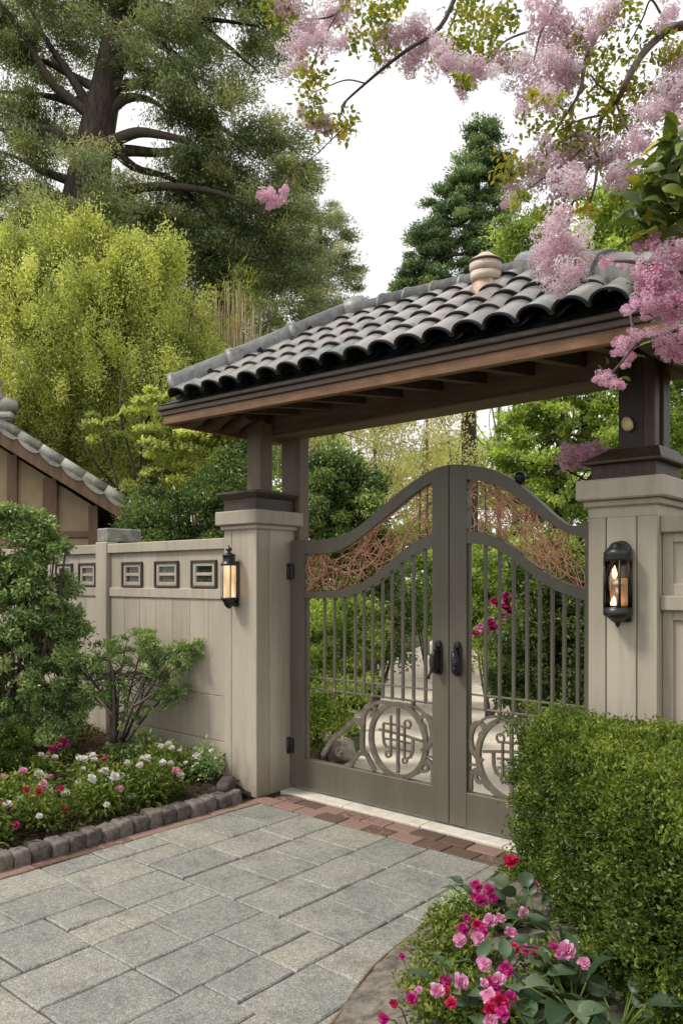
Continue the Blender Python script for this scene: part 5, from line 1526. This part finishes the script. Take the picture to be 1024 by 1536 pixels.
low_plant('plain leafy clump under the small tree', -2.6, -.62, .24, .2, [('white', 1)], 111, 'shrub')
low_plant('low leafy clump without flowers in the middle of the left bed', -2.75, -1.45, .28, .11, [('white', 2)], 112, dens=.5)

# ================================================================== HEDGE
hb = thing('box_hedge', 'big clipped box hedge hiding the right gate leaf', 'hedge', (1.55, -1.15, 0.0))
A_ = np.array([.725, -.47]); B_ = np.array([1.98, -1.80]); C_ = np.array([2.95, -1.3]); D_ = np.array([2.6, -.47])
HT = .90
def hedge():
    rng = np.random.default_rng(55)
    poly = [A_, B_, C_, D_]
    # dark woody core
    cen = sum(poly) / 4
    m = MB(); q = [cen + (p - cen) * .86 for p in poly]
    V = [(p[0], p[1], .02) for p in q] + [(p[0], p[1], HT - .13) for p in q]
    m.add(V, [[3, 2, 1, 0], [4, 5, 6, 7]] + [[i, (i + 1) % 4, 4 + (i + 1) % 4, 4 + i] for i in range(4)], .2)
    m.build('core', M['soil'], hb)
    P = []; O = []; Vv = []
    def lumpz(x, y): return HT + .035 * sn(x, y, 1.6) + .02 * sn(x + 3, y, 4.5)
    def put(surf, nrm, vb):
        n = len(surf)
        P.append(surf); O.append(np.broadcast_to(nrm, (n, 3)).copy()); Vv.append(vb)
    # side faces in small tufts
    for i in range(4):
        a, b = poly[i], poly[(i + 1) % 4]
        L = np.linalg.norm(b - a); e = (b - a) / L; nn = np.array([e[1], -e[0], 0])
        if (np.array([*(a + b) / 2, 0]) - np.array([*cen, 0])) @ nn < 0: nn = -nn
        vis = i in (0, 1)
        nt = int(L * HT * (720 if vis else 300))
        s = rng.random(nt); z = rng.random(nt) * HT * 1.0
        bul = .055 * np.sin(PI * np.clip(z / HT, 0, 1)) + .03 * sn(s * L * 1.2 + i, z, 2.0) + .028 * sn(s * L, z * 1.3, 5) + rng.normal(0, .020, nt)
        round_ = np.where(z > HT - .20, -((z - HT + .20) / .20) ** 2 * .11, 0) - np.where(z < .25, ((.25 - z) / .25) ** 1.5 * .10, 0)
        cr = np.minimum(s, 1 - s) * L; bul = bul - np.where(cr < .28, ((.28 - cr) / .28) ** 2 * .13, 0)
        c = np.stack([a[0] + e[0] * L * s, a[1] + e[1] * L * s, z], 1) + nn * (bul + round_)[:, None]
        per = 44
        off = rng.normal(0, 1, (nt, per, 3)) * np.array([.017, .017, .017])
        dep = -np.abs(rng.normal(0, .042, (nt, per, 1)))
        pts = c[:, None, :] + off + nn * dep
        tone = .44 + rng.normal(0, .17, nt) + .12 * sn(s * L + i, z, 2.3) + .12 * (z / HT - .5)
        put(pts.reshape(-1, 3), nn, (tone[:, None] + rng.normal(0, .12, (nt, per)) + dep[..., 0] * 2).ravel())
    # top
    nt = 2600
    w = rng.random((nt, 2)); uu, vv = w[:, 0], w[:, 1]
    xy = (A_[None] * ((1 - uu) * (1 - vv))[:, None] + B_[None] * ((1 - uu) * vv)[:, None] + D_[None] * (uu * (1 - vv))[:, None] + C_[None] * (uu * vv)[:, None])
    ed = np.minimum(np.minimum(uu, 1 - uu) * 1.6, np.minimum(vv, 1 - vv) * 1.5)
    z = lumpz(xy[:, 0], xy[:, 1]) - np.where(ed < .2, ((.2 - ed) / .2) ** 2 * .11, 0) + .025 * sn(xy[:, 0] * 1.7, xy[:, 1] * 1.7, 3) + rng.normal(0, .018, nt)
    per = 34
    off = rng.normal(0, 1, (nt, per, 3)) * np.array([.02, .02, .02]); off[..., 2] -= np.abs(rng.normal(0, .02, (nt, per)))
    pts = np.concatenate([xy, z[:, None]], 1)[:, None, :] + off
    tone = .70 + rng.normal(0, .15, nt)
    put(pts.reshape(-1, 3), UP, (tone[:, None] + rng.normal(0, .12, (nt, per))).ravel())
    # spring shoots standing proud of the clipped top
    ns = 700
    w = rng.random((ns, 2)); uu, vv = w[:, 0], w[:, 1]
    xy = (A_[None] * ((1 - uu) * (1 - vv))[:, None] + B_[None] * ((1 - uu) * vv)[:, None] + D_[None] * (uu * (1 - vv))[:, None] + C_[None] * (uu * vv)[:, None])
    hz = rng.random((ns, 14, 1)) * rng.uniform(.02, .06, (ns, 1, 1))
    pts = np.concatenate([xy, lumpz(xy[:, 0], xy[:, 1])[:, None]], 1)[:, None, :] + rng.normal(0, .007, (ns, 14, 3)) + hz * UP
    put(pts.reshape(-1, 3), UP, (.75 + rng.normal(0, .14, (ns, 14))).ravel())
    P = np.concatenate(P); O = np.concatenate(O); Vv = np.concatenate(Vv); n = len(P)
    k = P[:, 1] < .2
    D = O * .55 + UP * .35 + rng.normal(0, .6, (n, 3)); N = UP * .5 + O * .5 + rng.normal(0, .5, (n, 3))
    leaf_obj('foliage', P, D, N, .0205 * (.45 + 1.0 * rng.random(n)), .0115 * (.7 + .6 * rng.random(n)), Vv, M['hedge'], hb, 'fold')
hedge()

# ================================================================== RIGHT BED
def rz_soil(x, y):
    x0 = np.interp(y, EY, EX); d = x - x0
    return .006 + .05 * np.minimum(1, np.maximum(0, d) / .25) + .05 * np.clip(d - .1, 0, .5) / .5
def hosta(lab, cx, cy, n, L, seed, flowers=()):
    rng = np.random.default_rng(seed); z0 = float(rz_soil(cx, cy))
    t = thing('broad_leaf_plant', lab, 'plant', (cx, cy, z0), 'broad leaved plants in the right bed')
    a = rng.random(n) * 6.28; e = rng.uniform(.25, 1.15, n)
    sl = rng.uniform(.08, .20, n)
    D = np.stack([np.cos(a) * np.cos(e), np.sin(a) * np.cos(e), np.sin(e)], 1)
    P = np.array([cx, cy, z0]) + D * sl[:, None]
    D2 = D.copy(); D2[:, 2] *= .35
    leaf_obj('leaves', P, D2, UP + rng.normal(0, .35, (n, 3)), L * rng.uniform(.6, 1.1, n), L * .62 * rng.uniform(.7, 1.1, n), .5 + rng.normal(0, .2, n), M['hosta'], t, 'big', True)
    m = MB()
    for k in range(n): m.tube([np.array([cx, cy, z0]), P[k] + D2[k] * .01], [.005, .003], 5)
    m.build('stem', M['bed'], t)
    return t
def rpt(px, py, h):
    return on(px, py, 2, h)
for k, (px, py, n, L, lab) in enumerate(((800, 1350, 9, .11, 'broad leaved plant below the hedge corner, farthest from the drive edge'), (855, 1400, 11, .13, 'broad leaved plant with pointed grey green leaves against the hedge face'),
                                      (860, 1470, 14, .15, 'largest broad leaved plant at the hedge foot'), (760, 1455, 10, .11, 'broad leaved plant amid the pink flowers'), (930, 1500, 13, .14, 'broad leaved plant in the lower corner beside the hedge'),
                                      (690, 1470, 9, .10, 'broad leaved plant nearest the gravel strip'), (810, 1520, 12, .12, 'broad leaved plant at the lower edge of the picture under pink flowers'), (735, 1330, 8, .09, 'small broad leaved plant at the top end of the right bed'))):
    p = rpt(px, py, .22); hosta(lab, p[0], p[1], n + 4, L, 200 + k)
def rplant(lab, px, py, r, h, blooms, seed, mat='bed', dens=1.0, L=.03, hz=.12):
    p = rpt(px, py, hz)
    t = low_plant(lab, p[0], p[1], r, h, [], seed, mat, L, L * .58, dens, 'flowering_plant', 'flowering plant', 'low flowering plants in the right bed', lambda x, y: float(rz_soil(x, y)))
    for (bx, by, br, kind) in blooms:
        zt = float(rz_soil(p[0], p[1])) + h + .05 + random.uniform(-.02, .03)
        q = on(bx, by, 2, zt); dd = float((q - CAM) @ FW)
        bloom(t, 'magenta' if kind == 'pink' and random.random() < .12 else kind, q, .95 * br * dd / FP, .75)
        m = MB(); c = np.array([lerp(p[0], q[0], .6), lerp(p[1], q[1], .6), float(rz_soil(q[0], q[1]))])
        m.tube([c, lerp(c, q, .55) + np.array([0, 0, .03]), q], [.004, .003, .002], 5); m.build('flower_stalk', M['bed'], t)
    return t
rplant('magenta flowered plant in front of the hedge at the top of the right bed', 735, 1375, .12, .10, [(715, 1330, 13, 'magenta'), (735, 1335, 12, 'magenta'), (722, 1352, 14, 'magenta'), (740, 1347, 10, 'magenta'), (712, 1345, 9, 'magenta'), (767, 1293, 15, 'crimson'), (788, 1327, 8, 'magenta'), (803, 1329, 9, 'pink'), (760, 1335, 7, 'pink')], 301)
rplant('pink flowered plant left of the broad leaves, in the middle of the right bed', 700, 1430, .12, .10, [(735, 1382, 14, 'pink'), (750, 1378, 10, 'pink'), (716, 1388, 11, 'crimson'), (725, 1398, 12, 'pink'), (695, 1395, 13, 'magenta'), (718, 1408, 15, 'pink'), (690, 1412, 14, 'pink'), (765, 1400, 12, 'pink'), (785, 1370, 11, 'pink'), (770, 1424, 13, 'crimson'), (790, 1426, 11, 'magenta'), (802, 1428, 11, 'crimson'), (700, 1378, 8, 'magenta')], 302)
rplant('plant with large pink and crimson heads at the bottom of the right bed', 745, 1530, .12, .11, [(740, 1478, 18, 'pink'), (735, 1497, 18, 'pink'), (750, 1503, 17, 'crimson'), (760, 1455, 15, 'pink'), (748, 1470, 13, 'pink'), (765, 1497, 13, 'magenta'), (726, 1445, 15, 'pink'), (735, 1515, 14, 'crimson'), (755, 1522, 15, 'magenta'), (735, 1532, 15, 'pink'), (725, 1475, 9, 'pink')], 303)
rplant('pink flowered plant hanging over the gravel strip', 655, 1510, .12, .09, [(655, 1487, 15, 'pink'), (668, 1470, 12, 'magenta'), (690, 1473, 16, 'pink'), (668, 1485, 10, 'crimson'), (618, 1498, 12, 'pink'), (628, 1485, 8, 'pink'), (677, 1505, 12, 'crimson'), (577, 1528, 12, 'magenta'), (590, 1505, 9, 'crimson'), (603, 1435, 7, 'magenta')], 304, L=.026)
rplant('plant with two lilac pink heads in front of the hedge face', 850, 1455, .06, .12, [(850, 1427, 18, 'pink'), (875, 1445, 13, 'pink'), (838, 1432, 11, 'pink'), (830, 1420, 9, 'magenta')], 305)
for k, (px, py, r, h, lab) in enumerate(((670, 1385, .12, .09, 'small leaved green plant spilling over the gravel near the drive'), (658, 1440, .13, .12, 'small leaved green plant beside the gravel strip, middle of its edge'), (640, 1498, .12, .11, 'small leaved green plant on the gravel strip, lowest in view'), (690, 1350, .11, .07, 'thin low green plant at the top of the gravel strip'),
                                      (830, 1500, .14, .16, 'low green plant filling the gap between the broad leaves'), (900, 1480, .12, .15, 'low green plant between broad leaves and hedge foot'), (780, 1310, .12, .12, 'low green plant under the crimson flower by the hedge corner'), (700, 1530, .16, .14, 'yellow green leafy plant at the bottom edge of the right bed'))):
    rplant(lab, px, py, r, h, [], 320 + k, 'bed' if k != 3 else 'shrub', 1.5, .022, .06)

# ================================================================== BLOSSOM TREE (trunk stands out of frame at right)
base = at(1330, 869, 4.3); base[2] = -.03
bt = thing('blossom_tree', 'lilac blossom tree reaching over the gate from the upper right', 'blossom tree', base)
DB = 3.7
m = MB()
hub = at(1230, 30, DB + .3)
limb(m, [base, at(1300, 600, 4.2), at(1270, 300, 4.1), hub], .12, .06, 12)
BR = [([(1230, 30), (1120, 20), (1024, 38), (1005, 42), (985, 58), (960, 85), (940, 120), (928, 145), (905, 172), (898, 190), (896, 225), (893, 270), (884, 305)], .026, .005),
      ([(1230, 30), (1080, -60), (960, -50), (918, 5), (898, 45), (880, 85), (874, 110), (868, 140), (840, 185), (820, 215)], .022, .004),
      ([(928, 145), (900, 130), (885, 112)], .007, .004), ([(905, 172), (870, 180), (840, 195)], .006, .003), ([(922, 150), (935, 185), (952, 210)], .007, .003),
      ([(960, -50), (800, -110), (700, -30), (660, 40), (610, 75), (580, 98), (548, 125), (520, 150), (512, 160)], .014, .004),
      ([(548, 125), (520, 120), (490, 130), (455, 145)], .004, .002), ([(520, 150), (510, 175), (512, 195)], .004, .002), ([(800, -110), (640, -90), (540, -30), (505, 20), (460, 30)], .010, .003), ([(540, -30), (450, -30), (410, 15)], .007, .003),
      ([(700, -30), (690, 5), (672, 50), (665, 100), (700, 115)], .007, .003), ([(960, -50), (860, -20), (815, 40), (800, 90)], .010, .003), ([(815, 40), (760, 60), (735, 90)], .006, .003),
      ([(1120, 20), (1080, 110), (1030, 160), (990, 175)], .014, .004), ([(896, 225), (860, 300), (845, 360), (842, 400)], .006, .003), ([(898, 190), (860, 235), (810, 270), (770, 300)], .006, .003), ([(990, 20), (975, 0), (962, 30), (940, 70)], .006, .003),
      ([(512, 195), (470, 235), (430, 265), (412, 288)], .0028, .0018), ([(505, 20), (475, 80), (462, 140), (470, 180)], .004, .002)]
for l, r0, r1 in BR:
    limb(m, [at(x, y, DB + .10 * math.sin(i * 1.3 + x * .01)) for i, (x, y) in enumerate(l)], r0, r1, 7, 5)
m.build('branches', M['twig'], bt)
CL = [(432, 18, 26), (455, 42, 27), (447, 78, 24), (452, 98, 16), (490, 32, 26), (480, 60, 18), (520, 15, 26), (505, 70, 18), (590, 70, 24), (612, 85, 26), (575, 60, 20), (640, 78, 26), (620, 55, 26), (655, 70, 18), (675, 100, 28), (700, 118, 28), (722, 105, 26), (745, 95, 20), (695, 135, 16),
      (812, 30, 36), (825, 60, 30), (810, 100, 34), (795, 130, 34), (840, 130, 30), (815, 155, 28), (855, 110, 22), (780, 105, 20), (890, 40, 26), (905, 20, 24), (870, 60, 18), (985, 145, 30), (1010, 130, 34), (1000, 170, 34), (975, 175, 24), (1020, 90, 26), (1030, 210, 40),
      (815, 245, 30), (850, 235, 32), (840, 270, 36), (800, 275, 30), (775, 285, 20), (875, 225, 30), (905, 240, 26), (930, 235, 28), (945, 260, 24), (920, 275, 22), (870, 285, 24), (765, 305, 16), (955, 220, 18),
      (835, 345, 30), (855, 355, 28), (820, 370, 26), (865, 385, 26), (830, 400, 30), (855, 415, 26), (840, 425, 22), (815, 385, 20), (475, 190, 18), (500, 195, 16), (458, 172, 12), (485, 175, 12), (1000, 20, 22)]
for (x, y, r) in CL:
    dd = DB + random.uniform(-.16, .16) - (.45 if 325 < y and x > 750 else 0)
    o = cluster(bt, 'lilac', at(x, y, dd), r * 1.14 * dd / FP, sq=.92)
for (x, y, r) in ((400, 290, 13), (414, 296, 15), (425, 288, 12), (406, 304, 12)):
    o = cluster(bt, 'pink', at(x, y, DB), r * DB / FP, sq=.9)
LV = pb([(540, 25, 40, 25), (470, 110, 20, 10), (465, 165, 22, 25, 0, .7), (500, 185, 24, 14), (600, 20, 40, 18), (560, 60, 30, 20), (690, 70, 40, 20), (740, 20, 40, 25), (760, 60, 30, 30), (720, 10, 30, 15), (880, 80, 40, 30), (900, 120, 40, 30), (930, 60, 40, 40), (860, 170, 40, 30), (830, 200, 40, 26), (900, 190, 40, 30), (940, 170, 40, 30), (960, 110, 40, 40), (1000, 60, 40, 40), (780, 250, 40, 20), (900, 220, 40, 30), (940, 290, 30, 20), (860, 310, 26, 20), (720, 85, 40, 14), (410, 10, 30, 14), (1010, 250, 40, 40), (820, 330, 18, 12, 0, .6), (690, 25, 40, 30, 0, .6)], DB)
foliage('leaves', LV, 24, 30, .075, .030, .017, M['vineleaf'], bt, .8, 0, 'oval', .4, .3, .25, .3, 61)
# fallen-forward leaves in the middle of panicles (orange young leaves)
foliage('young_leaves', pb([(840, 365, 14, 14), (858, 392, 8, 8), (775, 300, 14, 14), (815, 150, 30, 10), (700, 120, 20, 10)], DB - .35), 16, 14, .03, .03, .016, M['vineleaf'], bt, .8, 0, 'oval', .3, .3, 0, .3, 62)

# near flowering shrub at the right edge
base = at(1250, 869, 2.5); base[2] = 0.05
ns = thing('flowering_shrub', 'tall broad leaved shrub with pink flower heads at the right edge', 'flowering shrub', base)
DN = 2.45
m = MB()
limb(m, [base, at(1230, 700, DN), at(1150, 450, DN), at(1040, 330, DN)], .03, .012, 8)
for l in ([(1150, 450), (1060, 420), (990, 400), (960, 390)], [(1150, 450), (1060, 480), (1000, 500), (955, 515), (930, 545), (905, 572)], [(1040, 330), (990, 290), (965, 270)], [(1200, 600), (1080, 560), (1010, 545)], [(990, 400), (940, 392), (908, 392)], [(955, 515), (948, 490), (944, 465)]):
    limb(m, [at(x, y, DN + .02 * math.sin(x)) for x, y in l], .008, .003, 6, 5)
m.build('branches', M['twig'], ns)
rng = np.random.default_rng(71)
def big_leaves(lst, L, seed, nper, name='leaves', mat='near', sp=1.0):
    rng = np.random.default_rng(seed); P = []; 
    for (x, y, rx, ry) in lst:
        n = int(nper * rx * ry / 900)
        P.append(np.array([at(x + rng.uniform(-rx, rx), y + rng.uniform(-ry, ry), DN + rng.normal(0, .06)) for _ in range(max(1, n))]))
    P = np.concatenate(P); n = len(P)
    D = rng.normal(0, .7, (n, 3)) - RT * .6 + np.array([0, 0, -.15]); N = UP * .7 - FW * .5 + rng.normal(0, .45, (n, 3))
    leaf_obj(name, P, D, N, L * rng.uniform(.6, 1.15, n), L * .42 * rng.uniform(.7, 1.1, n), .48 + rng.normal(0, .2, n), M[mat], ns, 'big', True)
big_leaves([(1000, 250, 30, 40), (985, 300, 35, 40), (1020, 220, 25, 30), (1010, 330, 30, 30), (960, 320, 14, 20), (1060, 300, 50, 100), (1000, 350, 30, 14)], .105, 72, 16)
big_leaves([(945, 575, 12, 10), (900, 550, 10, 6), (1000, 500, 30, 16), (960, 545, 14, 10), (920, 560, 20, 8), (985, 470, 20, 10), (930, 420, 20, 14)], .05, 73, 9)
for (x, y, r) in ((955, 372, 14), (985, 360, 18), (1005, 385, 24), (975, 392, 22), (1025, 375, 26), (995, 415, 28), (965, 425, 24), (1025, 420, 30), (980, 448, 26), (1010, 450, 26), (955, 450, 16), (940, 465, 13), (907, 391, 12), (930, 400, 8), (938, 515, 17), (955, 500, 12), (925, 525, 12), (945, 535, 10), (985, 500, 18), (1005, 515, 20), (1015, 490, 18), (995, 530, 14), (1020, 530, 18),
                  (1000, 360, 22), (1030, 350, 26), (985, 430, 30), (1015, 400, 30), (960, 405, 22), (1030, 450, 30), (1000, 470, 20), (975, 470, 16), (1035, 500, 24), (908, 562, 13), (900, 572, 10), (926, 578, 13), (893, 570, 8), (912, 575, 9), (938, 548, 8)):
    dd = DN + random.uniform(-.07, .07)
    cluster(ns, 'pink', at(x, y, dd), r * .95 * dd / FP, sq=.95)
# spray beside the dark post, rooted behind it
tp = at(905, 690, 4.15)
base = np.array([1.30, .42, 0])
sp = thing('blossom_spray', 'pink blossom spray reaching from behind the dark post onto its base', 'blossom spray', base)
m = MB(); limb(m, [base, (1.30, .40, 1.2), (1.27, .36, 2.2), (1.22, .25, 2.36), at(905, 676, 4.25), at(865, 682, 4.2)], .012, .003, 6); m.build('stem', M['twig'], sp)
for (x, y, r) in ((848, 682, 13), (853, 698, 11), (850, 672, 9), (868, 682, 14), (885, 678, 13), (895, 685, 12), (877, 690, 11), (893, 668, 8), (905, 682, 9)):
    cluster(sp, 'pink', at(x, y, 4.2 + random.uniform(-.03, .03)), r * 1.25 * 4.2 / FP)
foliage('leaves', pb([(870, 692, 20, 8), (900, 690, 10, 8)], 4.22), 30, 10, .03, .03, .016, M['green'], sp)
# pale egg-shaped ornament on the dark post
ep = on(940, 636, 1, -.325)
m = MB(); prof = [(.002 + .026 * math.sin(PI * k / 12) * (1 + .12 * math.cos(PI * k / 12)), -.038 * math.cos(PI * k / 12)) for k in range(13)]
m.lathe((0, 0, 0), prof, 16)
eo = m.build('egg_ornament', M['egg']); eo.location = tuple(ep); eo.rotation_euler = (0, -.3, 0)
tag(eo, 'pale yellow egg shaped ornament fixed on the dark roof post', 'ornament')

# ================================================================== CAMERA, LIGHT, WORLD
cd = bpy.data.cameras.new('camera'); co = bpy.data.objects.new('camera', cd); COL.objects.link(co)
co.location = tuple(CAM); co.rotation_euler = (PI / 2, 0, -TH)
cd.sensor_fit = 'VERTICAL'; cd.sensor_height = 36.0; cd.sensor_width = 24.0
cd.lens = FP / 1536 * 36.0
cd.shift_y = (HY - 768) / 1536
cd.clip_start = .05; cd.clip_end = 1500
SC.camera = co
EL, AZ = math.radians(52), math.radians(218)       # high soft sun from behind-left of the camera
sd = bpy.data.lights.new('sun', 'SUN'); so = bpy.data.objects.new('sun', sd); COL.objects.link(so)
sd.energy = 3.0; sd.angle = math.radians(12); sd.color = (1, .955, .88)
dirv = Vector((math.sin(AZ) * math.cos(EL), math.cos(AZ) * math.cos(EL), math.sin(EL)))
so.rotation_euler = dirv.to_track_quat('Z', 'Y').to_euler(); so.location = (0, -6, 8)
w = bpy.data.worlds.new('World'); SC.world = w; w.use_nodes = True
nt = w.node_tree; nt.nodes.clear()
out = nt.nodes.new('ShaderNodeOutputWorld'); bg = nt.nodes.new('ShaderNodeBackground'); bg.inputs[1].default_value = .10
sky = nt.nodes.new('ShaderNodeTexSky'); sky.sky_type = 'NISHITA'; sky.sun_disc = False; sky.sun_elevation = EL; sky.sun_rotation = AZ
sky.dust_density = 3.0; sky.air_density = 1.0
tc = nt.nodes.new('ShaderNodeTexCoord')
n1 = noise(nt, tc.outputs['Generated'], 2.2, 6, .6)
cloud = ramp(nt, n1, [(.32, (9.3, 9.05, 9.35)), (.5, (11.6, 11.4, 11.5)), (.72, (14.4, 14.1, 14.0))])
for e in nt.nodes[-1].color_ramp.elements: pass
col = mixc(nt, .93, sky.outputs[0], cloud)
nt.links.new(col, bg.inputs[0]); nt.links.new(bg.outputs[0], out.inputs[0])
SC.view_settings.view_transform = 'Standard'; SC.view_settings.look = 'None'; SC.view_settings.exposure = 0; SC.view_settings.gamma = 1
SC.render.engine = 'CYCLES'
SC.cycles.max_bounces = 8; SC.cycles.diffuse_bounces = 5; SC.cycles.glossy_bounces = 2; SC.cycles.transmission_bounces = 4; SC.cycles.transparent_max_bounces = 6
SC.cycles.use_denoising = True
try: SC.cycles.denoiser = 'OPENIMAGEDENOISE'
except Exception: pass
